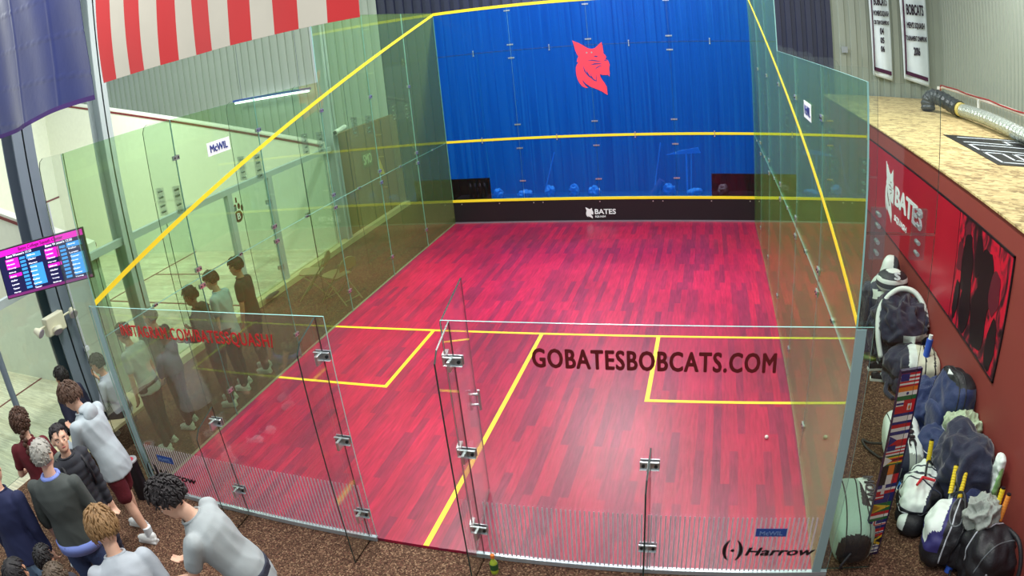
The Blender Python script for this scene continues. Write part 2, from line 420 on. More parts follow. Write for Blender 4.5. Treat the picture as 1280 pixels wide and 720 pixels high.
RWALL = side_wall(W6, 'right', 'green-tinted glass wall on the right of the red court, beside the racket bags')
# back wall ------------------------------------------------------
def stripes(x0, x1, parent):
    g = MB(); x = x0+.02
    while x < x1-.01:
        g.box((x, -.0085, .02), (x+.011, -.0065, .585)); x += .036
    return g.build('safety_stripes', mat('white_film_stripe', (215, 205, 215), .5), parent)
def fin(parent, x, z1, depth=.33, th=.012, cut=.16):
    g = MB(); ct = min(cut, z1*.3)
    pts = [(x, -.012, -.03), (x, -depth, -.03), (x, -depth, z1-ct), (x, -depth*.82, z1-ct*.55), (x, -.012, z1)]
    g.prism(pts, (th, 0, 0), 0, 1); return g.build('fin', [G_FIN, EDGE_D], parent)
def bracket(parent, x, z, sx=.07):
    g = MB()
    for zz in (z-.035, z+.03): g.box((x-sx, -.035, zz), (x+sx, -.012, zz+.008))
    g.box((x-sx, -.022, z-.035), (x+sx, -.012, z+.038)); g.box((x-.012, -.11, z-.04), (x+.012, -.012, z+.04))
    g.box((x-sx, .008, z-.035), (x+sx, .018, z+.038))
    for dx in (-.045, .045): g.cyl((x+dx, -.032, z), (x+dx, -.02, z), .013, n=10, mi=1)
    o = g.build('clamp', [CLAMP, BOLT], parent); bevel(o, .003, 1); return o
def back_wall(x0, x1, fins, label):
    t = empty('glass_back_wall', (0, 0, 0), label, 'glass wall', kind='thing')
    g = MB(); g.glassbox((x0, -.006, .012), (x1, .006, 2.12), 'y'); g.build('glass_panel', [G_BACK, EDGE_L], t)
    xc = x0+.09 if x0 < 1 else x1-.09
    g = MB(); g.box((xc-.035, .03 if False else -.018, 0), (xc+.035, -.008, 2.11)); g.build('corner_channel', mat('teal_grey_channel', (150, 182, 184), .4, metal=.1), t)
    g = MB(); g.box((x0, -.02, -.03), (x1, .016, .014)); g.build('base_rail', mat('anodised_rail', (200, 214, 222), .3, metal=.6), t)
    for x, z1, brs in fins:
        fin(t, x, z1)
        for z in brs: bracket(t, x, z)
    return t
BL = back_wall(-.12, 2.735, [(1.3, 1.2, (1.04, .28)), (2.66, 2.12, (1.8, 1.04, .28))], 'left glass back wall of the red court, lettered with a social media address')
BR = back_wall(3.66, 6.52, [(3.72, 2.12, (1.82, 1.05, .29)), (5.06, 1.2, (1.05, .25))], 'right glass back wall of the red court, lettered with a website name')
stripes(0.03, 2.7, BL); stripes(3.76, 6.38, BR)
# door ------------------------------------------------------------
dt = empty('glass_door', (3.655, .012, 0), 'clear glass court door swung inwards beside the middle opening', 'door', rz=R(10))
g = MB(); g.glassbox((-.006, .0, .02), (.006, .86, 2.10), 'x'); g.build('glass_panel', [G_FIN, EDGE_D], dt)
g = MB(); g.cyl((.0, .76, 1.0), (.045, .76, 1.0), .012, n=10); g.cyl((.045, .76, .95), (.045, .76, 1.14), .012, n=10); g.cyl((.0, .76, 1.1), (.045, .76, 1.1), .012, n=10)
g.build('handle', CHROME, dt)
for z in (1.82, .29, 1.05):
    g = MB(); g.box((-.02, -.03, z-.045), (.02, .07, z+.045)); g.cyl((-.028, .03, z), (.028, .03, z), .014, n=10, mi=1); bevel(g.build('hinge', [CLAMP, BOLT], dt), .003, 1)
# front wall -------------------------------------------------------
def film_mat():
    m, t, p, N, L = nt('translucent_blue_film'); out = [n for n in N if n.type == 'OUTPUT_MATERIAL'][0]
    p.inputs['Base Color'].default_value = srgb(0, 112, 224); p.inputs['Roughness'].default_value = .22
    tr = N.new('ShaderNodeBsdfTransparent'); tr.inputs[0].default_value = (.26, .62, 1, 1)
    mx = N.new('ShaderNodeMixShader'); mx.inputs[0].default_value = .64
    tc = N.new('ShaderNodeTexCoord'); mp = N.new('ShaderNodeMapping'); mp.inputs['Scale'].default_value = (26, 1, .3); nz = N.new('ShaderNodeTexNoise'); nz.inputs['Scale'].default_value = 1; nz.inputs['Detail'].default_value = 5
    L.new(tc.outputs['Object'], mp.inputs[0]); L.new(mp.outputs[0], nz.inputs[0]); ra = N.new('ShaderNodeValToRGB'); e = ra.color_ramp.elements
    e[0].position = .35; e[0].color = srgb(0, 92, 196); e[1].position = .70; e[1].color = srgb(24, 128, 224); x_ = e.new(.5); x_.color = srgb(0, 106, 212); L.new(nz.outputs[0], ra.inputs[0]); L.new(ra.outputs[0], p.inputs['Base Color'])
    L.new(p.outputs[0], mx.inputs[1]); L.new(tr.outputs[0], mx.inputs[2]); L.new(mx.outputs[0], out.inputs[0]); return m
BLUE = film_mat()
FW = empty('glass_front_wall', (0, L9, 0), 'tall blue front wall of the court with the red cat head emblem', 'wall', kind='thing')
cols = [0, 1.6, 3.2, 4.8, 6.4]
for i in range(4):
    for z0, z1 in ((.5, 3.655), (3.665, 4.63)):
        a, b = cols[i]+.003, cols[i+1]-.003
        if z0 < 1:
            hx = .88 if i == 0 else (None if i < 3 else 5.51)
            g = MB()
            if hx is None: g.glassbox((a, 0, z0), (b, .012, z1), 'y')
            elif i == 0: g.glassbox((a, 0, .99), (hx, .012, z1), 'y'); g.glassbox((hx, 0, z0), (b, .012, z1), 'y')
            else: g.glassbox((hx, 0, .99), (b, .012, z1), 'y'); g.glassbox((a, 0, z0), (hx, .012, z1), 'y')
            g.build('blue_panel', [BLUE, EDGE_L], FW)
        else:
            g = MB(); g.glassbox((a, 0, z0), (b, .012, z1), 'y'); g.build('blue_panel', [BLUE, EDGE_L], FW)
for a, b in ((.003, .88), (5.51, 6.397)):
    g = MB(); g.glassbox((a, .002, .5), (b, .012, .99), 'y'); g.build('clear_corner_panel', [glass('backstage_gloom_glass', (.35, .33, .36)), EDGE_L], FW)  # clear glass; the darkness of the space behind is put into its tint
g = MB(); g.box((0, -.03, .03), (W6, .01, .475)); tin = g.build('tin', BLACK, FW)
g = MB(); g.box((0, -.045, .0), (W6, -.0, .03)); g.build('kick_strip', mat('grey_metal_strip', (150, 150, 165), .3, metal=.6), FW)
for x in (.2, 1.05, 1.8, 2.0, 3.2, 4.3, 4.5, 5.5, 6.3):
    g = MB(); g.cyl((x, -.036, .43), (x, -.028, .43), .013, n=8); g.build('screw', CHROME, tin)
for z, h2, nm in ((.475, .05, 'tin_line'), (1.78, .05, 'service_line'), (4.57, .06, 'out_line')):
    g = MB(); g.box((0, -.04 if z < 1 else -.006, z), (W6, -.001, z+h2)); g.build(nm, YEL, FW)
for x in (1.6, 3.2, 4.8):
    for z in (4.5, 3.78, 3.5, 2.1, 1.6, .9): 
        g = MB()
        for dx in (-.05, .05): g.cyl((x+dx, -.012, z), (x+dx, .03, z), .016, n=10)
        g.box((x-.03, -.006, z-.014), (x+.03, -.001, z+.014)); g.build('clamp', CHROME, FW)
for x in (.8, 2.4, 4.0, 5.6):
    for z in (3.66, 1.8):
        g = MB()
        for dz in (-.05, .05): g.cyl((x, -.012, z+dz), (x, .03, z+dz), .014, n=10)
        g.box((x-.006, -.011, z-.05), (x+.006, -.007, z+.05))
        g.build('clamp', CHROME, FW)
# emblems ----------------------------------------------------------
CAT = [(105,132),(135,148),(170,162),(205,185),(240,208),(262,218),(290,222),(318,215),(340,198),(385,162),(392,200),(396,270),(412,285),(420,305),(408,320),(432,335),(440,352),(446,375),(440,400),(438,425),(440,445),(434,488),(425,468),(400,470),(372,468),(345,458),(348,485),(365,515),(385,545),(402,580),(404,655),(380,640),(350,620),(320,605),(290,592),(250,575),(215,555),(190,528),(172,512),(180,535),(200,562),(222,582),(195,580),(165,565),(142,535),(126,500),(117,460),(115,420),(118,385),(130,360),(145,345),(132,330),(140,305),(152,285),(138,262),(126,225),(118,180)]
def tri_outline(pts2, origin, X, Z, th, name, m, parent):
    X = Vector(X); Z = Vector(Z); n = X.cross(Z)
    bm = bmesh.new(); vs = [bm.verts.new(Vector(origin)+X*a+Z*b) for a, b in pts2]
    f = bm.faces.new(vs); r = bmesh.ops.extrude_face_region(bm, geom=[f]); bmesh.ops.translate(bm, vec=n*th, verts=[v for v in r['geom'] if isinstance(v, bmesh.types.BMVert)])
    bmesh.ops.triangulate(bm, faces=bm.faces[:]); bmesh.ops.recalc_face_normals(bm, faces=bm.faces[:])
    me = bpy.data.meshes.new(name); bm.to_mesh(me); bm.free(); return link(name, me, m, parent)
def cat_emblem(origin, X, Z, w, h, m, mdark, parent, th=.003):
    X = Vector(X); Z = Vector(Z); n = X.cross(Z)
    c = [((a-105)/341*w, (655-b)/523*h) for a, b in CAT]
    o = tri_outline(c, origin, X, Z, th, 'cat_head_emblem', m, parent)
    if mdark:
        q = lambda a, b: ((a-105)/341*w, (655-b)/523*h)
        for poly in ([(298,290),(318,286),(342,294),(322,301)], [(232,330),(280,322),(330,332),(378,348),(330,340),(280,332)], [(258,372),(300,356),(350,358),(376,366),(340,366),(298,368)],
                     [(302,414),(318,394),(345,382),(376,380),(345,390),(322,402)], [(188,365),(198,400),(212,430),(222,445),(218,415),(232,445),(246,470),(258,478),(254,440),(262,470),(280,500),(302,515),(312,455),(308,525),(280,515),(258,492),(236,478),(214,452),(196,425)],
                     [(172,505),(200,540),(230,560),(215,562),(188,538)], [(392,335),(410,326),(430,338),(408,336)]):
            tri_outline([q(*p) for p in poly], Vector(origin)+n*th, X, Z, .002, 'emblem_marking', mdark, o)
    return o
FX, FZ = (1, 0, 0), (0, 0, 1)
PINKRED = mat('coral_red_vinyl', (235, 60, 85), .5)
NAVYV = mat('navy_vinyl', (30, 50, 130), .5)
cat_emblem((2.88, -.004, 2.62), FX, FZ, .71, 1.15, PINKRED, NAVYV, FW)
WHITEV = mat('white_vinyl', (225, 235, 240), .5)
cat_emblem((2.89, -.033, .07), FX, FZ, .16, .24, WHITEV, None, tin)
text('BATES', .14, WHITEV, tin, (3.08, -.034, .16), FX, FZ, width=.44, height=.11, bold=.02)
text('SQUASH', .05, WHITEV, tin, (3.08, -.034, .085), FX, FZ, width=.22, height=.045, bold=.02)
DKRED = mat('dark_red_vinyl', (104, 10, 18), .5); RED = mat('red_vinyl', (205, 32, 38), .5)
text('GOBATESBOBCATS.COM', .2, DKRED, BR, (4.28, -.011, 1.80), FX, FZ, width=1.60, height=.145, bold=.03, extr=.001, space=1.12)
text('INSTAGRAM.COM/BATESSQUASH/', .2, RED, BL, (.32, -.011, 1.82), FX, FZ, width=1.90, height=.135, bold=.009, extr=.001, space=1.12)
def harrow(parent, x):
    for sg in (-1, 1):
        g = MB(); pts = []
        for k in range(9):
            a = R(-55+110*k/8); pts.append((x+.06+sg*(math.cos(a)*.085-.02), -.011, .25+math.sin(a)*.13))
        g.tube(pts, [.003, .008, .012, .015, .016, .015, .012, .008, .003], 6); g.build('logo_arc', BLACK, parent)
    g = MB(); g.ell((x+.06, -.011, .25), (.015, .003, .015)); g.build('logo_dot', BLACK, parent)
    text('Harrow', .2, BLACK, parent, (x+.16, -.011, .2), FX, FZ, width=.56, height=.085, bold=.02, shear=.25, extr=.001)
    g = MB(); g.box((x+.22, -.010, .40), (x+.46, -.0085, .48)); g.build('blue_sticker', mat('blue_sticker', (40, 80, 160), .5), parent)
    text('McWIL', .1, mat('pale_blue_vinyl', (120, 150, 200), .5), parent, (x+.25, -.0115, .415), FX, FZ, width=.18, height=.04, bold=.02, extr=.0005)
harrow(BR, 5.66); harrow(BL, -.02)
# McWIL stickers on the side walls
def mcwil(parent, sg):
    x = -sg*.0085
    Xd = (0, -sg, 0) if sg > 0 else (0, 1, 0)
    y = 2.62 if sg > 0 else 2.18
    g = MB(); g.box((x-.0015, 2.18, 3.08), (x+.0015, 2.62, 3.24)); g.build('sticker', WHITEV, parent)
    text('McWIL', .1, NAVYV, parent, (x-sg*.0025, 2.57 if sg > 0 else 2.23, 3.115), Xd, FZ, width=.34, height=.09, bold=.03, extr=.0005)
mcwil(LW, -1)
mcwil(RWALL, 1)
# ================================================================== LEFT SIDE: columns, court glass, screen, flags
def h_column(y, m, label, w=.26, d=.26, z1=7.0):
    g = MB(); x = -2.12
    g.box((x-d/2, y-w/2, -.03), (x-d/2+.02, y+w/2, z1)); g.box((x+d/2-.02, y-w/2, -.03), (x+d/2, y+w/2, z1)); g.box((x-d/2, y-.012, -.03), (x+d/2, y+.012, z1))
    g.box((x-d/2-.03, y-w/2-.03, -.03), (x+d/2+.03, y+w/2+.03, -.01))
    o = g.build('steel_column', m, label=label, cat='column', kind='thing'); return o
col1 = h_column(.85, STEEL_GREY, 'dark grey steel column carrying the score screen and emergency light', w=.34, d=.30)
h_column(2.36, STEEL_PALE, 'pale steel column between the score screen and the yellow sloping line', w=.2)
h_column(8.54, STEEL_PALE, 'pale steel column at the far end of the left courts, by the dark plywood', w=.2)
g = MB()
g.cyl((-1.93, 1.03, .1), (-1.93, 1.03, 3.0), .012, n=8); g.cyl((-1.90, .99, .1), (-1.90, .99, 1.5), .009, n=8); g.box((-1.96, 1.0, 1.02), (-1.90, 1.06, 1.08))
g.build('conduit', mat('white_conduit', (215, 218, 230), .5), col1)
# glass and rail along the left courts
G_LC = glass('left_court_glass', (.90, .96, .93))
lc = empty('court_back_glass', (-2.1, 0, 0), 'glass fronts of the left courts under a pale steel rail', 'glass wall', kind='thing')
seams = [-4.6, -2.6, -1.0, .6, 1.75, 3.3, 4.85, 6.05, 7.3, 8.2]
for a, b in zip(seams[:-1], seams[1:]):
    g = MB(); g.glassbox((-.005, a+.004, .08), (.005, b-.004, 2.03), 'x'); g.build('glass_panel', [G_LC, EDGE_D], lc)
g = MB(); g.box((-.05, -4.8, 2.03), (.05, 8.4, 2.13)); g.build('top_rail', STEEL_PALE, lc)
for y in (4.87, 6.1):
    g = MB(); g.box((-.05, y-.06, -.03), (.05, y+.06, 2.03)); g.build('door_post', STEEL_PALE, lc)
for y, z in ((4.95, 1.75), (4.95, .3), (6.0, 1.6), (6.0, .35), (3.4, .95), (7.2, 1.0)):
    g = MB(); g.box((.008, y-.07, z-.04), (.03, y+.07, z+.04)); g.box((-.03, y-.07, z-.04), (-.008, y+.07, z+.04)); g.build('door_fitting', CLAMP, lc)
PAWC = mat('maroon_vinyl', (96, 26, 34), .5)
def disc(c, ry, rz_, parent, m, name, x=.008):
    g = MB(); n = 20; g.prism([(x, c[0]+ry*math.cos(2*math.pi*i/n), c[1]+rz_*math.sin(2*math.pi*i/n)) for i in range(n)], (.002, 0, 0)); return g.build(name, m, parent)
disc((5.06, 1.60), .12, .10, lc, PAWC, 'paw_emblem')
for dy, dz in ((-.13, .12), (-.05, .17), (.05, .17), (.13, .12)): disc((5.06+dy, 1.6+dz), .035, .055, lc, PAWC, 'paw_emblem')
text('B', .16, WHITEV, lc, (.0125, 5.02, 1.55), (0, 1, 0), FZ, width=.09, height=.11, bold=.02, extr=.001)
text('1', .12, PAWC, lc, (.010, 5.04, 1.84), (0, 1, 0), FZ, width=.04, height=.09, bold=.02, extr=.001)
# posters on the dark plywood
t = tag(MB_o := (lambda g: (g.box((-2.075, 9.72, 1.36), (-2.066, 10.2, 1.72)), g)[1])(MB()).build('wall_sign', mat('olive_board', (120, 120, 80), .6)), 'small board with letters on the dark plywood wall', 'sign')
text('SMO', .2, mat('pale_green_vinyl', (190, 210, 160), .5), t, (-2.064, 9.76, 1.42), (0, 1, 0), FZ, width=.4, height=.24, bold=.02)
g = MB(); g.prism([(-2.07, 10.45, 1.05), (-2.07, 10.75, 1.0), (-2.07, 10.55, 1.45)], (-.006, 0, 0)); g.build('triangular_pennant', mat('mustard_paper', (196, 180, 90), .7), label='small yellow triangular pennant on the dark plywood wall', cat='pennant')
# small camera on the far column
t = empty('wall_camera', (-1.94, 8.5, 2.40), 'small white camera on the far pale steel column', 'camera')
g = MB(); g.cyl((0, 0, 0), (.1, .02, .05), .03, n=10); g.build('bracket', mat('dark_bracket', (50, 60, 58), .5), t)
g = MB(); g.cyl((.08, -.16, .02), (.12, .2, .08), .055, n=14); g.cyl((.08, -.17, .02), (.08, -.19, .017), .04, n=14, mi=1); g.build('camera_body', [mat('white_plastic', (225, 232, 225), .4), BLACK], t)
# added glowing tube, standing in for a fluorescent light's reflection in the glass
t = empty('reflection_strip', (-5.6, 11.45, 3.23), 'long white strip added as the reflection of a fluorescent light in the left glass', 'light')
g = MB(); g.box((-1.3, -.06, .03), (1.3, .06, .09)); g.build('reflection_edge', mat('blue_reflection_edge', (70, 100, 190), .4), t)
for x_ in (-1, 1):
    g = MB(); g.cyl((x_, 0, .09), (x_, 0, 3.78), .006, n=6); g.build('hanger', STEEL_GREY, t)
g = MB(); g.cyl((-1.26, 0, .0), (1.26, 0, .0), .03, n=10); g.build('tube', mat('reflected_tube_glow', (240, 248, 255), .4, emit=4), t)
# big ventilation duct
t = empty('ventilation_duct', (-5.0, 5, 5.5), 'big round silver ventilation duct between the two flags', 'duct')
g = MB(); g.cyl((-3.5, -.55, -.1), (3.0, .5, .15), .40, n=32); g.build('duct_run', mat('galvanised_sheet', (170, 190, 186), .28, metal=.7), t)
g = MB(); g.cyl((0, 0, .4), (0, 0, 1.5), .01, n=6); g.build('hanger', STEEL_GREY, t)
for k in range(7):
    a = k/6; p = Vector((-3.5, -.55, -.1)).lerp(Vector((3.0, .5, .15)), a); d = Vector((6.5, 1.05, .25)).normalized()*.02
    g = MB(); g.cyl(p-d, p+d, .412, n=32); g.build('seam_ring', mat('galvanised_ring', (190, 205, 200), .3, metal=.7), t)
# score screen ---------------------------------------------------------------
P0, P1 = Vector((-1.68, -.03, 0)), Vector((-.76, .65, 0)); dx = (P1-P0).normalized()
t = empty('wall_screen', (*(P1.xy), 2.175), 'glowing pink and blue score table screen on the dark grey column', 'screen')
t.rotation_euler = (0, 0, math.atan2(dx.y, dx.x))
Wd, Hd = 1.34, .64
g = MB(); g.box((-Wd, .0, 0), (0, .05, Hd)); bevel(g.build('case', BLACK, t), .006)
SCR = lambda n, c, e=1.2: mat(n, c, .4, emit=e)
PK, NV, SB, TX, PU = SCR('screen_magenta', (226, 20, 190), .75), SCR('screen_navy', (22, 18, 74), .5), SCR('screen_sky', (60, 150, 225), .75), SCR('screen_white', (225, 225, 240), .9), SCR('screen_plum', (120, 40, 110), .6)
g = MB(); g.box((-Wd+.015, -.004, .015), (-.015, 0, Hd-.015)); g.build('display', NV, t)
def tile(u0, u1, v0, v1, m, nm='cell'):
    g = MB(); g.box((-Wd+.015+u0*(Wd-.03), -.007, .015+v0*(Hd-.03)), (-Wd+.015+u1*(Wd-.03), -.004, .015+v1*(Hd-.03))); return g.build(nm, m, t)
tile(0, 1, .88, 1, PK, 'header_bar'); tile(0, 1, 0, .055, PU, 'footer_bar')
text('Bates College Squash Center', .1, mat('screen_dark_text', (90, 10, 80), .5, emit=.3), t, (-.98, -.009, Hd-.082), FX, FZ, width=.68, height=.055, bold=.01, extr=.001)
for ofs, nm in ((.10, "Bates Women's 11:15"), (.57, "Bates Women's 12:30")):
    text(nm, .05, TX, t, (-Wd+.015+ofs*(Wd-.03), -.009, Hd-.122), FX, FZ, width=.40, height=.03, bold=.02, extr=.001)
for ofs in (.08, .55):
    tile(ofs, ofs+.155, .58, .79, PK); tile(ofs, ofs+.155, .40, .47, PK)
    tile(ofs+.25, ofs+.42, .70, .80, SB); tile(ofs+.27, ofs+.42, .12, .56, SB)
    for k in range(9): tile(ofs+.17, ofs+.235, .10+k*.078, .148+k*.078, SB)
random.seed(4)
names = ['Harvey', 'Moreno', 'Alvarez', 'Tanner', 'Okafor', 'Bishop', 'Larsen', 'Silva', 'Young', 'Keller']
for c0 in (.09, .345, .56, .815):
    for k in range(9):
        text(names[(k*3+int(c0*10)) % 10], .03, TX, t, (-Wd+.015+c0*(Wd-.03), -.0095, .055+k*.052), FX, FZ, width=.10+.03*random.random(), height=.02, bold=.02, extr=.0006)
t.scale = (.9, .9, .9)
g = MB(); g.box((-.95, .05, .15), (-.65, .10, .5)); g.tube([(-.8, .1, .33), (-.85, .5, .33), (-.75, .98, .33)], .03); g.build('mount', STEEL_GREY, t)
# emergency light on the same column
t = empty('emergency_light', (-1.95, .62, 1.58), 'cream twin-head emergency light on the dark grey column below the screen', 'light')
CREAM = mat('cream_plastic', (224, 220, 196), .5)
g = MB(); g.box((-.02, -.16, -.12), (.10, .16, .12)); bevel(g.build('battery_box', CREAM, t), .02, 3)
for sy in (-1, 1):
    g = MB(); g.cyl((.05, sy*.15, .03), (.07, sy*.27, .04), .014, n=8); a = g.build('arm', CREAM, t)
    g = MB(); g.cyl((.04, sy*.33, .05), (.13, sy*.30, .0), .035, .065, n=18); g.cyl((.13, sy*.30, 0), (.138, sy*.298, -.004), .056, n=18, mi=1); g.build('lamp_head', [CREAM, mat('lens', (190, 180, 200), .1)], t)
g = MB(); g.cyl((.1, -.02, -.05), (.13, -.03, -.09), .075, n=20); g.cyl((.13, -.03, -.09), (.137, -.033, -.097), .062, n=20, mi=1); g.build('lamp_head', [CREAM, mat('lens', (190, 180, 200), .1)], t)
# leaning steel tube at the left edge
g = MB(); g.cyl((-1.95, -.36, -.03), (-2.05, -.30, 1.6), .045, n=12); g.box((-2.12, -.42, .75), (-1.95, -.25, .86), 1)
g.build('steel_tube_post', [STEEL_GREY, BLACK], label='steel tube post with a black clamp at the left edge of the photo', cat='post')
# flags ----------------------------------------------------------------------
def flag_grid(name, s0, s1, z0f, z1, nu, nv, mfun, mats, waves, seed, p0=(1.82, -.82), dr=(.988, -.154)):
    vs = []; fs = []; ms = []; n = Vector((dr[1], -dr[0], 0))
    for j in range(nv+1):
        for i in range(nu+1):
            u = i/nu; v = j/nv; s = s0+(s1-s0)*u; zb = z0f(u); z = zb+(z1-zb)*v
            w = waves*(1-.3*v)*(math.sin(u*9+seed+v*1.2)*.6+math.sin(u*21+seed*2+v*3)*.25+ .3*math.sin(v*7+u*4))
            if seed > 2:
                for f_ in ((v*5+u*.9) % 1, (u*3.2+.15*v) % 1): w += .007*max(0, 1-abs(f_-.5)*26)
            vs.append((p0[0]+dr[0]*s+n.x*w, p0[1]+dr[1]*s+n.y*w, z))
    for j in range(nv):
        for i in range(nu): fs.append((j*(nu+1)+i, j*(nu+1)+i+1, (j+1)*(nu+1)+i+1, (j+1)*(nu+1)+i)); ms.append(mfun((i+.5)/nu, (j+.5)/nv))
    me = bpy.data.meshes.new(name); me.from_pydata(vs, [], fs); me.polygons.foreach_set('material_index', ms)
    o = link(name, me, mats, smooth=True); sm = o.modifiers.new('cloth_thickness', 'SOLIDIFY'); sm.thickness = .004; es = o.modifiers.new('crisp_hem', 'EDGE_SPLIT'); es.split_angle = R(50); return o
CORDM = mat('hanging_cord', (60, 60, 66), .6)
FRED = mat('flag_red_cloth', (205, 34, 38), .75, sheen=.2); FWHT = mat('flag_white_cloth', (206, 200, 184), .8, sheen=.2); FBLU = mat('flag_navy_cloth', (28, 42, 108), .42, var=.2, vscale=3, bump=.25, bscale=5, sheen=.3)
o = flag_grid('stars_and_stripes_flag', 0, 2.16, lambda u: 4.10+.0, 5.6, 104, 24, lambda u, v: int(u*13) % 2, [FRED, FWHT], .035, 1.0)
tag(o, 'large flag hanging down with upright red and white stripes', 'flag')
g = MB(); g.cyl((1.78, -.80, 5.6), (4.0, -1.17, 5.6), .025, n=10); g.build('flag_pole', STEEL_GREY, o)
for x_ in (1.9, 3.88):
    g = MB(); g.cyl((x_, -.82-.156*(x_-1.9), 5.6), (x_, -.62, 7.0), .006, n=6); g.build('cord', CORDM, o)
o = flag_grid('navy_flag', -2.5, -.26, lambda u: 3.955+.05*u-.02*math.sin(u*6), 5.6, 150, 90, lambda u, v: 1 if v < .02 else 0, [FBLU, mat('flag_purple_hem', (70, 40, 110), .7)], .05, 2.2)
tag(o, 'plain deep blue flag hanging at the top left corner', 'flag')
g = MB(); g.cyl((-.7, -.44, 5.6), (1.6, -.79, 5.6), .025, n=10); g.build('flag_pole', STEEL_GREY, o)
for x_ in (-.6, 1.5):
    g = MB(); g.cyl((x_, -.46-.156*(x_+.6), 5.6), (x_, -.6, 7.0), .006, n=6); g.build('cord', CORDM, o)
# folding chairs ---------------------------------------------------------------
CHM = mat('beige_chair_steel', (150, 140, 96), .45); CHP = mat('beige_chair_pad', (160, 148, 104), .6)
def folding_chair(loc, rz, label):
    t = empty('folding_chair', loc, label, 'chair', 'folding chairs behind the left glass wall', rz=rz)
    g = MB(); n = 10   # seat: rounded trapezoid, front towards +Y
    pts = [(-.19,-.17,.43),(.19,-.17,.43),(.20,.10,.445),(.17,.19,.45),(.10,.22,.452),(-.10,.22,.452),(-.17,.19,.45),(-.20,.10,.445)]
    g.prism(pts, (0, 0, .025)); bevel(g.build('seat', CHP, t), .008)
    g = MB(); vs = []
    for k in range(13):
        a = math.pi*k/12; vs.append((-.2*math.cos(a), -.30-.02*math.sin(a), .66+.13*math.sin(a)))
    vs += [(.19,-.28,.58),(-.19,-.28,.58)]
    g.prism(vs, (0, -.02, -.004)); g.build('backrest', CHP, t)
    for s in (-1, 1):
        g = MB(); g.tube([(s*.215,.25,0),(s*.21,.0,.30),(s*.205,-.25,.60),(s*.19,-.30,.72)], .011); g.build('front_leg', CHM, t)
        g = MB(); g.tube([(s*.19,-.32,0),(s*.19,-.05,.30),(s*.19,.12,.43)], .011); g.build('rear_leg', CHM, t)
    g = MB(); g.cyl((-.19,-.27,.055),(.19,-.27,.055),.009,n=8); g.build('stretcher', CHM, t)
    g = MB(); g.cyl((-.213,.20,.06),(.213,.20,.06),.009,n=8); g.build('stretcher', CHM, t)
    return t
folding_chair((-1.10, 5.55, -.03), R(105), 'folding chair behind the left glass, nearer the pale sill')
folding_chair((-.52, 5.40, -.03), R(75), 'folding chair behind the left glass, nearer the red floor')
g = MB(); g.ell((-1.85, 5.25, .10), (.08, .2, .02)); g.build('shoe_tray', BLACK, label='dark flat object lying on the pale sill near the folding chairs', cat='object')
# post box / tube by the corner
t = empty('waste_bin', (-.12, -.16, -.03), 'slim black cylinder bin with a red-topped lid at the corner of the glass court', 'bin')
g = MB(); g.cyl((0, 0, 0), (0, 0, .46), .085, n=28); g.build('body', BLACK, t)
g = MB(); g.cyl((0, 0, .46), (0, 0, .475), .088, n=28); g.build('lid', mat('silver_lid', (190, 190, 195), .3), t)
g = MB(); g.cyl((0, 0, .476), (0, 0, .48), .05, n=9); g.build('lid_print', mat('pink_red_print', (225, 70, 90), .5), t)
# bottle, cloth patches and balls on court
t = empty('drink_bottle', (3.86, -.17, -.03), 'lime green drink bottle with an orange cap at the foot of the back glass', 'bottle')
g = MB(); prof = [(0,.030),(.02,.033),(.10,.033),(.12,.028),(.15,.014),(.17,.013)]
for (z0, r0), (z1, r1) in zip(prof[:-1], prof[1:]): g.cyl((0,0,z0),(0,0,z1),r0,r1,n=20,cap=(z0==0))
g.build('body', mat('lime_drink', (170, 190, 60), .2), t)
g = MB(); g.cyl((0,0,.045),(0,0,.105),.0345,n=20); g.build('label_band', mat('dark_green_label', (40, 90, 50), .4), t)
g = MB(); g.cyl((0,0,.17),(0,0,.20),.017,n=16); g.build('cap', mat('orange_cap', (235, 130, 40), .4), t)
for loc, lb in (((6.08, 1.93, .02), 'small white squash ball on the red boards'), ((6.70, 1.96, -.01), 'small white squash ball on the carpet beyond the right glass')):
    g = MB(); g.ell((0, 0, 0), (.021, .021, .021)); g.build('squash_ball', mat('white_ball', (235, 235, 225), .5), loc=loc, smooth=True, label=lb, cat='ball')
# things standing behind the tin
t = empty('storage_ledge', (3.2, 10.05, 0), 'low dark ledge running behind the front wall', 'ledge')
g = MB(); g.box((-3.2, -.2, -.03), (3.2, .25, .50)); g.build('top', mat('dark_ledge', (50, 54, 70), .6), t)
random.seed(9)
for x, h, w_, m, lb, cat, nm in ((4.38, .30, .07, (230, 110, 110), 'pink foam roller leaning behind the blue wall', 'roller', 'foam_roller'),):
    g = MB(); g.cyl((-.1, 0, 0), (.1, .02, h), w_, n=18); g.build(nm, mat('pink_foam', m, .7), loc=(x, 9.98, .5), label=lb, cat=cat)
# ================================================================== RIGHT SIDE
def mural_mat():
    m, t, p, N, L = nt('crimson_mural_print'); tc = N.new('ShaderNodeTexCoord')
    mp = N.new('ShaderNodeMapping'); mp.inputs['Scale'].default_value = (1, 2.6, 1.6); L.new(tc.outputs['Object'], mp.inputs[0])
    n = N.new('ShaderNodeTexNoise'); n.inputs['Scale'].default_value = 1.5; n.inputs['Detail'].default_value = 5; n.inputs['Distortion'].default_value = 1.2; L.new(mp.outputs[0], n.inputs[0])
    ra = N.new('ShaderNodeValToRGB'); ra.color_ramp.interpolation = 'LINEAR'; e = ra.color_ramp.elements
    e[0].position = .36; e[0].color = srgb(30, 12, 20); e[1].position = .54; e[1].color = srgb(206, 24, 54)
    x = e.new(.43); x.color = srgb(70, 26, 38); x = e.new(.49); x.color = srgb(150, 30, 50)
    L.new(n.outputs[0], ra.inputs[0]); L.new(ra.outputs[0], p.inputs['Base Color']); p.inputs['Roughness'].default_value = .35; return m
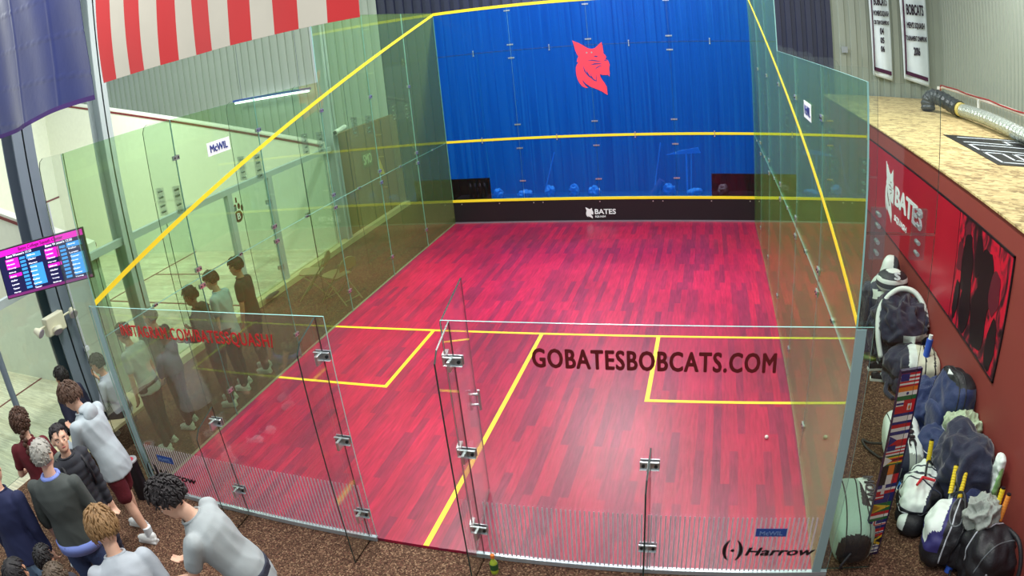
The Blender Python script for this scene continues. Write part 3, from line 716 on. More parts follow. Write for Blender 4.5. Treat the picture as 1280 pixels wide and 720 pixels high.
t = empty('wall_mural', (8.2, 0, 0), 'long crimson mural with a white cat head logo on the red wall', 'mural')
g = MB(); g.box((-.012, 2.75, 1.0), (-.001, 7.2, 2.16)); g.build('plain_panel', mat('crimson_print', (176, 22, 48), .3, var=.15, vscale=1), t)
g = MB(); g.box((-.012, 1.29, 1.0), (-.001, 2.74, 2.18)); ph = g.build('picture_panel', mural_mat(), t)
DK, DR = mat('mural_black', (22, 12, 20), .4), mat('mural_maroon', (96, 28, 44), .4)
random.seed(3)
for y, z, a, b, m in ((2.45, 1.98, .09, .16, DR), (2.40, 1.72, .16, .30, DK), (2.1, 1.9, .10, .22, DK), (1.85, 1.75, .20, .32, DK), (1.6, 1.72, .13, .22, DR), (2.62, 1.72, .09, .16, DR), (1.9, 1.35, .22, .3, DK), (2.3, 1.3, .16, .28, DK), (1.5, 1.25, .12, .25, DK), (2.6, 1.25, .08, .22, DK)):
    g = MB(); pts = []
    for k in range(22):
        q = 2*math.pi*k/22; rr = 1+.28*noise.noise(Vector((y*9+math.cos(q)*1.4, z*7+math.sin(q)*1.4, 3)))
        yy = y+a*rr*math.cos(q); zz = z+b*rr*math.sin(q); pts.append((-.014, min(2.73, max(1.30, yy)), min(2.17, max(1.01, zz))))
    g.prism(pts, (-.0015-random.random()*.001, 0, 0)); g.build('printed_figure', m, ph)
g = MB()
for a, b in (((-.016, 1.27, .985), (0, 7.2, 1.0)), ((-.016, 1.27, 2.165), (0, 7.2, 2.185)), ((-.016, 1.27, .985), (0, 1.29, 2.185)), ((-.0145, 2.74, 1.0), (0, 2.752, 2.17))): g.box(a, b)
g.build('border', BLACK, t)
YX = (0, -1, 0)
text('BATES', .3, WHITEV, t, (-.014, 5.42, 1.52), YX, FZ, width=1.36, height=.28, bold=.035)
text('SQUASH', .1, WHITEV, t, (-.014, 5.40, 1.29), YX, FZ, width=.66, height=.10, bold=.03)
cat_emblem((-.014, 5.98, 1.22), YX, FZ, .5, .82, WHITEV, PAWC, t)
# black mat with white outlined lettering on the board roof
t = empty('printed_mat', (9.2, 5.05, 2.45), 'black mat with white outlined letters lying on the board roof', 'mat')
g = MB(); g.box((0, -1.1, 0), (1.75, 1.1, .008)); g.build('mat_base', BLACK, t)
def stroke(pts, nm='white_outline'):
    g = MB()
    for a, b in zip(pts[:-1], pts[1:]):
        a = Vector((*a, .0085)); b = Vector((*b, .0085)); d = (b-a); n = Vector((-d.y, d.x, 0)).normalized()*.022; e = d.normalized()*.018
        g.prism([a-n-e, b-n+e, b+n+e, a+n-e], (0, 0, .003))
    g.build(nm, WHITEV, t)
stroke([(.15,-.95),(.15,-.3),(.45,-.3),(.45,-.75),(.65,-.75),(.65,-.3),(1.6,-.3)]); stroke([(.15,-.95),(1.6,-.95)])
stroke([(.15,-.12),(.15,.3),(1.3,.3),(1.45,.1),(1.3,-.12),(.15,-.12)]); stroke([(.15,.5),(1.0,.5),(1.0,.8),(1.6,.8)]); stroke([(.2,.9),(1.5,1.0)])
# silver flexible duct with black elbow
t = empty('flexible_duct', (10.2, 6.45, 2.6), 'silver flexible duct with a black elbow on the board roof', 'duct')
g = MB(); pts = []; rs = []
for k in range(90):
    u = k/89; pts.append((.22+.1*math.sin(u*3)+u*-.02, 1.9-u*5.9, .02+.02*math.sin(u*9))); rs.append(.115+(.012 if k % 2 else -.006))
g.tube(pts, rs, 14); g.build('silver_hose', mat('crinkled_foil', (186, 196, 186), .35, metal=.6, bump=.6, bscale=22), t)
g = MB(); pts = []; rs = []
for k in range(26):
    u = k/25; a = u*R(80); pts.append((.24-.32*math.sin(a)*1.1, 3.0-u*1.1 if u < 1 else 1.9, .10-.10*math.sin(a)+.06*math.sin(u*3.1))) ; rs.append(.15+(.010 if k % 2 else -.006))
pts = [(-.2, 2.75, -.12), (-.2, 2.78, 0), (-.17, 2.78, .10), (-.08, 2.72, .16), (.0, 2.6, .15), (.08, 2.4, .11), (.14, 2.15, .06), (.2, 1.95, .03)]
P2 = []
for a, b in zip(pts[:-1], pts[1:]):
    for q in range(3): P2.append(Vector(a).lerp(Vector(b), q/3))
P2.append(Vector(pts[-1]))
g.tube(P2, [.15+(.010 if k % 2 else -.008) for k in range(len(P2))], 16); g.build('black_elbow', mat('dark_foil', (70, 76, 78), .35, metal=.4, bump=.4, bscale=20), t)
g = MB(); g.cyl((.2, 1.98, .03), (.215, 1.82, .025), .135, n=18); g.build('tape_collar', mat('yellow_tape', (206, 190, 110), .6), t)
# railing
t = empty('guard_rail', (10.7, 6, 2.45), 'pale pipe guard rail with a red cable beside the silver duct', 'railing')
g = MB(); g.tube([(.1, 4.6, 0), (.1, 4.6, .36), (.1, 4.4, .42), (0, -3.5, .42)], .036); g.build('top_pipe', mat('pale_pipe', (226, 222, 212), .4), t)
for y in (4.6, 2.2, -.2, -2.6):
    g = MB(); g.cyl((.05, y, 0), (.05, y, .41), .035, n=10); g.build('post', mat('white_pipe', (225, 230, 222), .5), t)
g = MB(); g.tube([(.07, 4.6, .1), (.07, 4.5, .45)]+[(.04-.01*k, 4-k*.6, .455+.012*math.sin(k*2)) for k in range(13)], .014); g.build('cable', mat('red_cable', (150, 40, 40), .5), t)
# banners on the far wall
def banner(x, w_, z0, lines, label, tilt):
    t = empty('wall_banner', (x, 11.66, z0), label, 'banner', 'championship banners on the far wall')
    WB = mat('banner_white_cloth', (220, 235, 240), .7, bump=.2, bscale=4); MAR = mat('banner_maroon_trim', (70, 24, 60), .7)
    vs = []; fs = []; nu, nv = 14, 30; H_ = 2.3
    for j in range(nv+1):
        for i in range(nu+1):
            u = i/nu; v = j/nv; vs.append((u*w_+.03*(1-v)*tilt, .03*math.sin(u*7+v*2)-.0, v*H_-(1-v)*.16*u*tilt))
    for j in range(nv):
        for i in range(nu): fs.append((j*(nu+1)+i, j*(nu+1)+i+1, (j+1)*(nu+1)+i+1, (j+1)*(nu+1)+i))
    me = bpy.data.meshes.new('cloth'); me.from_pydata(vs, [], fs); o = link('cloth', me, WB, t, smooth=True); o.modifiers.new('t', 'SOLIDIFY').thickness = .004
    g = MB(); g.box((w_*.08, -.045, .14), (w_*.14, -.04, 2.3)); g.prism([(w_*.08, -.045, .11), (w_*.95, -.045, .11-.13*tilt), (w_*.95, -.045, .20-.13*tilt), (w_*.08, -.045, .20)], (0, .005, 0)); g.build('border', MAR, t)
    for tx, zz, ww, hh in lines:
        text(tx, .1, mat('banner_black_print', (34, 18, 40), .6), t, (w_*.54-ww*w_/2, -.05, zz), FX, FZ, width=ww*w_, height=hh, bold=.04)
    return t
banner(9.42, .50, 2.94, [('BOBCATS', 1.62, .66, .22), ("WOMEN'S SQUASH", 1.36, .78, .15), ('CBB TEAM CHAMPIONS', 1.18, .76, .10), ('04', .95, .2, .16), ('05', .75, .2, .14), ('06', .55, .2, .14)], 'white championship banner numbered 04 05 06 on the corrugated wall', .7)
banner(10.20, .68, 2.90, [('BOBCATS', 1.50, .66, .26), ("MEN'S SQUASH", 1.17, .68, .17), ('TOURNAMENT CHAMPIONS', .90, .8, .12), ('2006', .56, .25, .2)], 'white championship banner dated 2006 on the corrugated wall', 1)
g = MB(); g.box((8.7, 11.7, 3.42), (8.84, 11.74, 3.56)); g.build('wall_socket_box', mat('grey_box', (150, 160, 165), .5), label='small grey box on the dark corrugated wall', cat='box')
# upright board covered in little national flags -------------------------------
t = empty('flag_board', (6.91, .20, -.03), 'narrow upright board covered with small national flags', 'board')
rzb = math.atan2(-4.13, -1.49); t.rotation_euler = (0, 0, R(14))
g = MB(); g.box((-.085, .0, 0), (.10, .03, 1.74)); g.build('board', mat('violet_black_board', (40, 26, 70), .5), t)
FC = {k: mat('flag_print_'+k, v, .6) for k, v in dict(r=(200, 30, 40), w=(235, 235, 230), b=(30, 40, 120), g=(30, 110, 60), o=(235, 130, 40), k=(20, 20, 24), y=(240, 200, 50), l=(90, 160, 220)).items()}
def hbands(z, h, cs, x0=-.083, x1=.083):
    for i, c in enumerate(cs):
        g = MB(); g.box((x0, -.003, z+h-h*(i+1)/len(cs)), (x1, .0, z+h-h*i/len(cs))); g.build('flag_print', FC[c], t)
def vbands(z, h, cs):
    for i, c in enumerate(cs):
        g = MB(); g.box((-.083+.166*i/len(cs), -.003, z), (-.083+.166*(i+1)/len(cs), 0, z+h)); g.build('flag_print', FC[c], t)
def patch(z0, z1, x0, x1, c, dy=-.005):
    g = MB(); g.box((x0, dy, z0), (x1, -.002, z1)); g.build('flag_print', FC[c], t)
def cross(z, h, bg, fg, fg2=None):
    hbands(z, h, bg); patch(z, z+h, -.045, -.015, fg); patch(z+h*.38, z+h*.62, -.083, .083, fg)
    if fg2: patch(z, z+h, -.036, -.024, fg2, -.007); patch(z+h*.45, z+h*.55, -.083, .083, fg2, -.007)
def tri(z, h, c, wid=.07):
    g = MB(); g.prism([(-.083, -.003, z), (-.083+wid, -.003, z+h/2), (-.083, -.003, z+h)], (0, -.003, 0)); g.build('flag_print', FC[c], t)
zz = 1.72; hh = .112
specs = ['us', 'in', 'bm', 'cr', 'nl', 'cz', 'my', 'zw', 'eg', 'mt', 'dr', 'au', 'gy', 'hu', 'no', 'nw', 'jm', 'is']
for i, s in enumerate(specs):
    h = .088 if i > 2 else .105; zz -= h+.003
    if s == 'us': hbands(zz, h, 'rwrwrwr'); patch(zz+h*.45, zz+h, -.083, -.01, 'b')
    elif s == 'in': hbands(zz, h, 'owg'); g = MB(); g.ell((0, -.003, zz+h/2), (.012, .003, .012)); g.build('flag_print', FC['b'], t)
    elif s == 'bm': hbands(zz, h, 'r'); patch(zz+h*.6, zz+h, -.083, -.02, 'w'); patch(zz+h*.7, zz+h*.85, -.083, -.02, 'b', -.006); patch(zz+h*.2, zz+h*.7, .02, .055, 'w'); patch(zz+h*.3, zz+h*.55, .028, .047, 'o', -.007)
    elif s == 'cr': hbands(zz, h, 'bwwb')
    elif s == 'nl': hbands(zz, h, 'rwb')
    elif s == 'cz': hbands(zz, h, 'wr'); tri(zz, h, 'b')
    elif s == 'my': hbands(zz, h, 'rwrwrw'); patch(zz+h*.5, zz+h, -.083, -.01, 'b')
    elif s == 'zw': hbands(zz, h, 'gyrkryg'); tri(zz, h, 'w')
    elif s == 'eg': vbands(zz, h, 'kok')
    elif s == 'mt': vbands(zz, h, 'kwr')
    elif s == 'dr': cross(zz, h, 'br', 'w')
    elif s == 'au': hbands(zz, h, 'b'); patch(zz+h*.5, zz+h, -.083, -.01, 'r'); patch(zz+h*.7, zz+h*.8, -.083, -.01, 'w', -.007)
    elif s == 'gy': hbands(zz, h, 'g'); tri(zz, h, 'y', .16); tri(zz, h, 'r', .07)
    elif s == 'hu': hbands(zz, h, 'rwg')
    elif s == 'no': cross(zz, h, 'b', 'w', 'r')
    elif s == 'nw': cross(zz, h, 'r', 'w', 'b')
    elif s == 'jm':
        hbands(zz, h, 'k')
        for sg in (-1, 1):
            g = MB(); a = Vector((-.083, -.004, zz+h/2-sg*h/2)); b = Vector((.083, -.004, zz+h/2+sg*h/2)); u = Vector((0, 0, .012)); g.prism([a-u, b-u, b+u, a+u], (0, -.002, 0)); g.build('flag_print', FC['y'], t)
    elif s == 'is': hbands(zz, h, 'wbwwbw')
# soft goods -------------------------------------------------------------------
def soft(name, c, dims, mats, fn=None, rz=0, tilt=(0, 0), p=2.8, amp=.02, freq=4, ridged=False, seed=0, nu=110, nv=66, parent=None, flatbottom=True, label=None, cat=None, group=None):
    Mx = Matrix.Translation(c) @ Matrix.Rotation(rz, 4, 'Z') @ Matrix.Rotation(tilt[0], 4, 'X') @ Matrix.Rotation(tilt[1], 4, 'Y')
    base = parent.location.z if parent is not None else 0
    bx = parent.location.x if parent is not None else 0
    def surf(d):
        d = Vector(d).normalized(); r = (abs(d.x)**p+abs(d.y)**p+abs(d.z)**p)**(-1/p); u = d*r
        q = Vector((u.x*dims[0], u.y*dims[1], u.z*dims[2]))
        s = q*freq+Vector((seed*3.1, seed*1.7, seed*.9)); n = noise.noise(s)+.5*noise.noise(s*2.1)
        if ridged: n = .5-abs(noise.noise(s)*1.9)+.4*(.4-abs(noise.noise(s*2.3)*1.8))+.10*(.4-abs(noise.noise(s*4.6)*1.8))
        nn = Vector((u.x/dims[0], u.y/dims[1], u.z/dims[2])).normalized()
        w = Mx @ (q+nn*(n*amp)); 
        if flatbottom and w.z+base < -.028: w.z = -.028-base
        if w.x+bx > 8.19: w.x = 8.19-bx-.02*(1-math.exp(-(w.x+bx-8.19)*6))
        if 6.2 < w.x+bx < 6.43: w.x = 6.43-bx
        return w, u
    vs = []; us = []
    vs.append(surf((0, 0, 1)));
    for j in range(1, nv):
        a = math.pi*j/nv
        for i in range(nu): vs.append(surf((math.sin(a)*math.cos(2*math.pi*i/nu), math.sin(a)*math.sin(2*math.pi*i/nu), math.cos(a))))
    vs.append(surf((0, 0, -1)))
    fs = [(0, 1+i, 1+(i+1) % nu) for i in range(nu)]
    for j in range(nv-2): fs += [(1+j*nu+i, 1+(j+1)*nu+i, 1+(j+1)*nu+(i+1) % nu, 1+j*nu+(i+1) % nu) for i in range(nu)]
    l = len(vs)-1; b = 1+(nv-2)*nu; fs += [(b+i, l, b+(i+1) % nu) for i in range(nu)]
    me = bpy.data.meshes.new(name); me.from_pydata([v for v, _ in vs], [], fs)
    if fn: me.polygons.foreach_set('material_index', [fn(sum((vs[k][1] for k in f), Vector())/len(f)) for f in fs])
    o = link(name, me, mats, parent, smooth=True, label=label, cat=cat, group=group)
    o_surf = surf
    return o, surf
def piping(surf, dirs, r, m, parent, name='zip'):
    g = MB(); g.tube([surf(d)[0] for d in dirs], r, 6); return g.build(name, m, parent, smooth=True)
def ring(ax, off, a0=0, a1=360, n=40):
    out = []
    for k in range(n+1):
        a = R(a0+(a1-a0)*k/n)
        d = {'x': (off, math.cos(a), math.sin(a)), 'y': (math.cos(a), off, math.sin(a)), 'z': (math.cos(a), math.sin(a), off)}[ax]; out.append(d)
    return out
def strap(pts, w_, m, parent, name='strap'):
    g = MB(); P = [Vector(p) for p in pts]
    # smooth the path
    Q = []
    for i in range(len(P)-1):
        p0, p1, p2, p3 = P[max(i-1, 0)], P[i], P[i+1], P[min(i+2, len(P)-1)]
        for k in range(6):
            t_ = k/6; Q.append(.5*((2*p1)+(p2-p0)*t_+(2*p0-5*p1+4*p2-p3)*t_*t_+(3*p1-p0-3*p2+p3)*t_**3))
    Q.append(P[-1]); g.tube(Q, w_, 8); return g.build(name, m, parent, smooth=True)
NAVY = mat('navy_fabric', (16, 24, 54), .75, var=.2, bump=.3, bscale=30, sheen=.3)
NAVY2 = mat('bright_navy_fabric', (20, 40, 88), .7, var=.2, bump=.3, bscale=30, sheen=.3)
BLKF = mat('black_bag_fabric', (28, 28, 34), .55, bump=.25, bscale=40)
SAGE = mat('sage_grey_fabric', (168, 198, 184), .7, bump=.2, bscale=40)
WHTF = mat('white_bag_fabric', (226, 236, 232), .55, bump=.1)
GRYF = mat('grey_towel_cloth', (150, 158, 152), .9, bump=.4, bscale=25)
YELG = mat('yellow_grip', (236, 206, 40), .6); ORG = mat('orange_grip', (240, 150, 60), .6)
CORD = mat('grey_white_cord', (190, 195, 205), .6); BLUEP = mat('blue_plastic', (50, 90, 190), .35)
def container(name, loc, label, cat, group=None): return empty(name, loc, label, cat, group)
# 1: sage racket bag standing by the corner of the glass
t = container('racket_bag', (6.75, .45, -.03), 'sage grey and black racket bag lying against the back corner of the glass', 'bag')
o, sf = soft('body', (0, 0, .2), (.19, .42, .21), [SAGE, BLKF], lambda u: 1 if u.y < -.88 or (u.x > .30 and u.y > -.15 and u.z > -.3) or u.z < -.75 else 0, rz=R(-3), p=3.4, amp=.012, parent=t)
for off in (-.45, .12, .55): piping(sf, [(off, math.cos(R(a)), math.sin(R(a))) for a in range(-10, 191, 8)], .006, BLKF, t)
o, s2 = soft('side_panel', (.11, .14, .30), (.085, .24, .10), [WHTF], None, rz=R(-3), p=3.5, amp=.004, parent=t)
g = MB(); text('MOW', .2, BLACK, t, (.11, .33, .405), (0, -1, 0), (1, 0, 0.0), width=.36, height=.10, bold=.04)
strap([(-.05, -.42, .2), (-.12, -.46, .1), (-.1, -.44, .05)], .012, BLKF, t)
# 3: white lettered racket bag behind the flag board
t = container('racket_bag', (7.48, 1.62, -.03), 'white, navy and pale grey racket bag behind the flag board', 'bag')
o, sf = soft('body', (0, 0, .16), (.20, .50, .17), [WHTF, NAVY, GRYF], lambda u: (1 if -.35 < u.x < .02 or u.z < -.5 or u.x > .82 else (2 if u.y < -.75 else 0)), rz=R(-6), p=3.2, amp=.012, parent=t)
piping(sf, ring('x', .35), .006, NAVY, t); piping(sf, ring('x', -.75), .006, BLKF, t)
text('MOSAIC', .2, BLACK, t, (.045, .42, .335), (-.1, -1, 0), (1, -.1, 0), width=.72, height=.085, bold=.04)
strap([(-.18, .1, .1), (-.3, .22, .03), (-.36, .3, .02), (-.34, .15, .02), (-.22, -.05, .03), (-.18, -.1, .1)], .014, BLKF, t)
# 6: white/grey bag end by the wall
t = container('racket_bag', (8.02, 2.95, -.03), 'white and beige panelled racket bag with a navy end against the red wall', 'bag')
soft('body', (-.0, 0, .34), (.30, .26, .17), [mat('beige_white_fabric', (206, 208, 186), .6), NAVY, WHTF, BLKF], lambda u: 1 if u.x < -.62 else (2 if u.x < -.3 or u.x > .7 else (3 if u.z < -.6 or abs(u.x-.05) < .035 or abs(u.x-.45) < .035 else 0)), rz=R(-10), p=2.8, amp=.03, freq=5, parent=t)
soft('base_fabric', (-.08, .02, .1), (.28, .22, .16), [NAVY], rz=R(-10), amp=.03, parent=t)
strap([(-.28, -.1, .3), (-.2, -.25, .2), (.0, -.27, .18), (.15, -.26, .24)], .008, CORD, t, 'cord')
# 5: heap of navy bags further up
t = container('racket_bag', (7.9, 4.3, -.03), 'navy racket bag with a white-trimmed domed end at the far end of the pile', 'bag')
DOME = lambda u: 1 if (abs(u.z-.45) < .12 and u.y < .5) or abs(u.x+.65) < .1 or (abs(u.z-.05) < .09 and u.x > .1) else 0
soft('body', (0, 0, .45), (.28, .30, .50), [NAVY, WHTF], DOME, rz=R(20), tilt=(R(-12), 0), p=2.6, amp=.02, parent=t)
soft('end_pocket', (-.03, -.12, .88), (.22, .2, .15), [BLKF, WHTF], lambda u: 1 if .15 < u.z < .5 or u.z > .93 or (u.z < -.3 and u.x < .3) else 0, rz=R(15), p=2.3, amp=.006, parent=t)
text('S', .1, WHITEV, t, (-.06, -.30, .96), (1, -.2, 0), (0, .3, 1), width=.09, height=.1, bold=.06)
t = container('racket_bag', (8.0, 4.75, -.03), 'black bag with pale sides tucked behind the domed navy bag', 'bag')
soft('body', (0.0, 0, .5), (.16, .22, .52), [BLKF, WHTF], lambda u: 1 if u.z > .55 and u.x < .2 else 0, rz=R(-15), amp=.015, parent=t)
t = container('jacket_heap', (7.88, 3.65, -.03), 'heap of dark navy jackets with a long white strap, far part of the pile', 'jackets')
soft('jacket', (0, 0, .42), (.34, .46, .46), [NAVY, BLKF, WHTF], lambda u: 1 if u.z < .12 and u.z > -.12 and u.x < .3 else (2 if abs(u.z-.22) < .1 and -.4 < u.x < .5 and u.y < -.2 else 0), rz=R(10), p=2.3, amp=.10, freq=4.5, ridged=True, seed=2, parent=t)
strap([(-.30, -.35, .25), (-.34, -.2, .5), (-.28, .02, .75), (-.05, .12, .92), (.15, .05, .93), (.27, -.1, .80), (.28, -.3, .62)], .035, WHTF, t, 'white_strap')
strap([(-.38, .1, .1), (-.36, .25, .35), (-.25, .3, .6)], .05, NAVY, t, 'sleeve')
t = container('jacket', (7.66, 4.45, -.03), 'dark blue jacket with a hanging sleeve at the far end of the pile', 'jacket')
soft('body', (.02, 0, .42), (.14, .26, .34), [NAVY], p=2.3, amp=.06, ridged=True, seed=8, parent=t)
strap([(-.02, -.12, .6), (-.06, -.2, .4), (-.06, -.22, .2), (-.04, -.22, .08)], [.08]*19, NAVY, t, 'sleeve')
soft('cuff', (-.05, -.24, .07), (.06, .07, .07), [mat('khaki_cloth', (120, 116, 84), .8)], amp=.005, parent=t, nu=20, nv=12)
t = container('duffel_bag', (7.95, 3.15, -.03), 'dark navy duffel bag in front of the jackets beside the blue bottle', 'bag')
soft('body', (-.02, .0, .22), (.36, .24, .26), [NAVY, BLKF], lambda u: 1 if abs(u.z+.1) < .08 else 0, rz=R(25), p=2.6, amp=.05, freq=4, ridged=True, seed=4, parent=t)
strap([(-.3, -.1, .1), (-.36, -.25, .03), (-.3, -.42, .02)], .03, NAVY, t)
t = container('water_bottle', (8.02, 2.86, .50), 'blue metal water bottle on top of the navy duffel bag', 'bottle')
g = MB(); g.cyl((0, 0, -.1), (.03, .02, .16), .042, n=18); g.build('body', BLUEP, t, smooth=False)
g = MB(); g.cyl((.03, .02, .16), (.036, .024, .21), .026, n=16); g.build('cap', WHTF, t)
# 8: navy bags and jackets against the wall
t = container('jacket_heap', (7.98, 2.15, -.03), 'mid blue jacket heaped on the carpet next to the flag board', 'jackets')
soft('jacket', (.0, 0, .22), (.36, .42, .26), [NAVY2], rz=R(20), p=2.2, amp=.11, freq=5, ridged=True, seed=11, parent=t)
strap([(-.3, -.05, .2), (-.36, -.15, .05), (-.33, -.35, .03), (-.2, -.38, .05)], .012, BLKF, t, 'drawstring')
t = container('backpack', (8.0, 1.75, -.03), 'large navy backpack leaning on the red wall above the crumpled shirt', 'bag')
o, sf = soft('body', (.0, .05, .47), (.19, .30, .38), [NAVY2, BLKF], lambda u: 1 if u.z > .82 or u.x > .7 else 0, rz=R(8), tilt=(0, R(12)), p=2.9, amp=.045, freq=5, seed=5, parent=t)
soft('front_pocket', (-.17, .0, .36), (.06, .20, .18), [NAVY2], rz=R(8), p=3, amp=.02, parent=t, nu=44, nv=26)
piping(sf, ring('x', -.2, -60, 240), .007, BLKF, t)
piping(sf, ring('x', -.55, -60, 240), .007, BLKF, t)
g = MB(); g.prism([(-.12, .0, .86), (-.06, -.02, .86), (-.09, .05, .89)], (0, 0, .006)); g.build('logo', WHTF, t)
t = container('duffel_bag', (7.83, 1.45, -.03), 'navy drawstring bag with white cord edging and a small pink logo', 'bag')
o, sf = soft('body', (.0, 0, .2), (.22, .26, .22), [NAVY2], rz=R(5), p=2.8, amp=.05, freq=6, seed=6, parent=t)
piping(sf, ring('z', .25), .007, CORD, t, 'cord'); piping(sf, ring('x', .2, 10, 170), .007, CORD, t, 'cord')
soft('logo', (-.02, -.20, .26), (.028, .012, .018), [mat('pink_logo', (235, 90, 120), .5)], parent=t, amp=0, nu=12, nv=8)
o, _ = soft('crumpled_shirt', (8.02, 1.36, .50), (.20, .20, .09), [mat('sage_shirt', (172, 190, 160), .85, bump=.3)], rz=R(30), p=2.1, amp=.06, freq=9, ridged=True, seed=13, flatbottom=False, label='crumpled sage green shirt lying on the navy bags', cat='shirt')
t = container('jacket_heap', (7.92, .82, -.03), 'big dark navy coats covering the bags against the red wall', 'jackets')
soft('coat', (.0, .1, .33), (.27, .48, .38), [NAVY], rz=R(-8), p=2.4, amp=.09, freq=3.6, ridged=True, seed=21, parent=t)
strap([(-.2, -.25, .42), (-.24, -.32, .3), (-.22, -.36, .18)], .02, CORD, t, 'drawstring')
soft('coat_sleeve', (-.05, -.32, .2), (.15, .2, .22), [NAVY2], p=2.3, amp=.05, ridged=True, seed=23, parent=t)
t = container('hanging_towel', (8.1, .52, .30), 'white towel hanging against the red wall over the dark coats', 'towel')
soft('towel', (0, 0, .12), (.05, .10, .30), [WHTF, mat('green_trim', (150, 200, 130), .7)], lambda u: 1 if u.y < -.8 else 0, p=2.6, amp=.02, freq=8, ridged=True, seed=31, parent=t, flatbottom=False)
# 13: white topped racket bag with red chevron
t = container('racket_bag', (7.50, .80, -.03), 'black and white racket bag with a red chevron', 'bag')
o, sf = soft('body', (0, 0, .18), (.20, .36, .19), [BLKF, WHTF, NAVY], lambda u: 1 if (u.z > .25 and u.x < .55 and abs(u.y-.1) > .06) else (2 if u.z > .2 and u.x < .65 else 0), rz=R(-32), p=3.0, amp=.05, freq=7, seed=7, parent=t)
piping(sf, ring('y', -.25, 0, 180), .008, NAVY, t); piping(sf, ring('y', .45, 0, 180), .008, NAVY, t); piping(sf, ring('z', .05), .006, CORD, t)
strap([(.12, .2, .34), (.02, .1, .45), (-.02, -.02, .38)], .012, BLKF, t)
soft('toe_pocket', (-.17, -.33, .10), (.13, .10, .10), [BLKF, WHTF], lambda u: 1 if u.x < -.35 and u.z > -.2 else 0, rz=R(-25), p=2.4, amp=.01, parent=t)
g = MB()
for a, b in (((-.14, -.16, .395), (-.06, -.06, .40)), ((-.06, -.06, .40), (.06, -.10, .385))): g.cyl(a, b, .013, n=8)
g.build('chevron', mat('red_print', (205, 40, 50), .5), t)
def racket_grip(loc, d, col, label, L_=.24):
    t = container('racket', loc, label, 'racket')
    d = Vector(d).normalized(); g = MB(); n = 10
    for k in range(n): g.cyl(d*(k*L_/n), d*((k+.92)*L_/n), .025, .022, n=10)
    g.build('grip', col, t); g = MB(); g.cyl(d*L_, d*(L_+.012), .021, n=12); g.build('butt_cap', BLACK, t)
    g = MB(); g.cyl(-d*.22, (0, 0, 0), .008, .012, n=8); g.build('shaft', CHROME, t)
racket_grip((7.58, 1.02, .28), (.05, .35, .9), YELG, 'yellow racket grip sticking up beside the red chevron bag')
racket_grip((7.72, .40, .36), (.25, .65, .75), YELG, 'nearer of the two yellow racket grips sticking out of the black bag')
racket_grip((7.66, .50, .36), (.2, .6, .75), YELG, 'farther of the two yellow racket grips sticking out of the black bag')
racket_grip((7.93, -.08, .50), (.1, .15, 1), ORG, 'orange banded racket grip standing beside the grey towel')
racket_grip((7.89, -.03, .52), (.1, .22, 1), YELG, 'yellow racket grip directly behind the orange banded one')
# 14: black bag with white oval panel
t = container('racket_bag', (7.60, .20, -.03), 'black racket bag with a white oval side, one pair of yellow grips in it', 'bag')
o, sf = soft('body', (0, 0, .22), (.21, .30, .23), [BLKF, WHTF, mat('violet_trim', (50, 46, 110), .6)], lambda u: 1 if (u.x < -.25 and u.z > .12 and u.y > -.8) else (2 if (u.x < -.10 and u.z > .02) else 0), rz=R(-28), p=3.1, amp=.045, freq=6, seed=9, parent=t)
piping(sf, ring('x', .1, -20, 200), .008, CORD, t); piping(sf, ring('x', .55, -20, 200), .006, BLACK, t)
strap([(.05, .25, .42), (.1, .12, .53), (.1, -.02, .46)], .014, BLKF, t)
soft('front_pocket', (.06, -.25, .2), (.13, .08, .14), [BLKF], rz=R(-28), p=3, amp=.02, parent=t, nu=40, nv=24)
piping(sf, [(.15+.25*math.cos(R(a)), .55*math.sin(R(a)), .75) for a in range(0, 361, 12)], .009, mat('grey_piping', (90, 95, 100), .5), t)
soft('bottle_pocket', (.17, .12, .32), (.05, .05, .08), [WHTF], parent=t, amp=.005, nu=16, nv=10)
strap([(.02, -.3, .05), (.0, -.42, .02), (.12, -.46, .02), (.2, -.38, .04)], .012, BLKF, t)
# 16/17: black backpack and grey towel, bottle
t = container('backpack', (7.86, -.22, -.03), 'black backpack in the bottom right corner with a small white label', 'bag')
o, sf = soft('body', (0, 0, .27), (.22, .27, .29), [BLKF], rz=R(15), p=3.1, amp=.06, freq=5, seed=15, parent=t)
soft('front_pocket', (-.05, -.24, .18), (.14, .07, .15), [BLKF], rz=R(15), p=3.2, amp=.025, parent=t, nu=44, nv=26)
piping(sf, ring('y', .25, 0, 180), .007, CORD, t)
strap([(.1, .1, .52), (.16, -.15, .56), (.2, -.3, .35), (.14, -.32, .1)], .02, BLKF, t)
piping(sf, ring('y', -.5, 10, 170), .007, mat('grey_piping', (90, 95, 100), .5), t)
g = MB(); g.box((-.03, -.01, -.008), (.03, .01, .008)); 
g = MB(); g.cyl((-.16, -.24, .24), (-.10, -.26, .36), .014, n=6); g.build('label_tag', WHITEV, t)
strap([(-.1, -.26, .1), (-.2, -.3, .02), (-.28, -.2, .02)], .012, BLKF, t)
o, _ = soft('crumpled_towel', (7.77, -.02, .54), (.15, .17, .14), [GRYF], rz=R(10), p=2.1, amp=.055, freq=9, ridged=True, seed=17, flatbottom=False, label='crumpled grey towel on top of the black backpack', cat='towel')
t = container('water_bottle', (7.62, -.06, -.03), 'blue and clear water bottle leaning on the black backpack', 'bottle')
g = MB(); g.cyl((0, 0, 0), (.03, .05, .2), .036, n=16); g.build('body', BLUEP, t)
g = MB(); g.cyl((.03, .05, .2), (.036, .06, .26), .03, .02, n=16); g.build('cap', BLKF, t)
g = MB(); g.cyl((.012, .02, .08), (.018, .03, .12), .0375, n=16); g.build('band', WHTF, t)
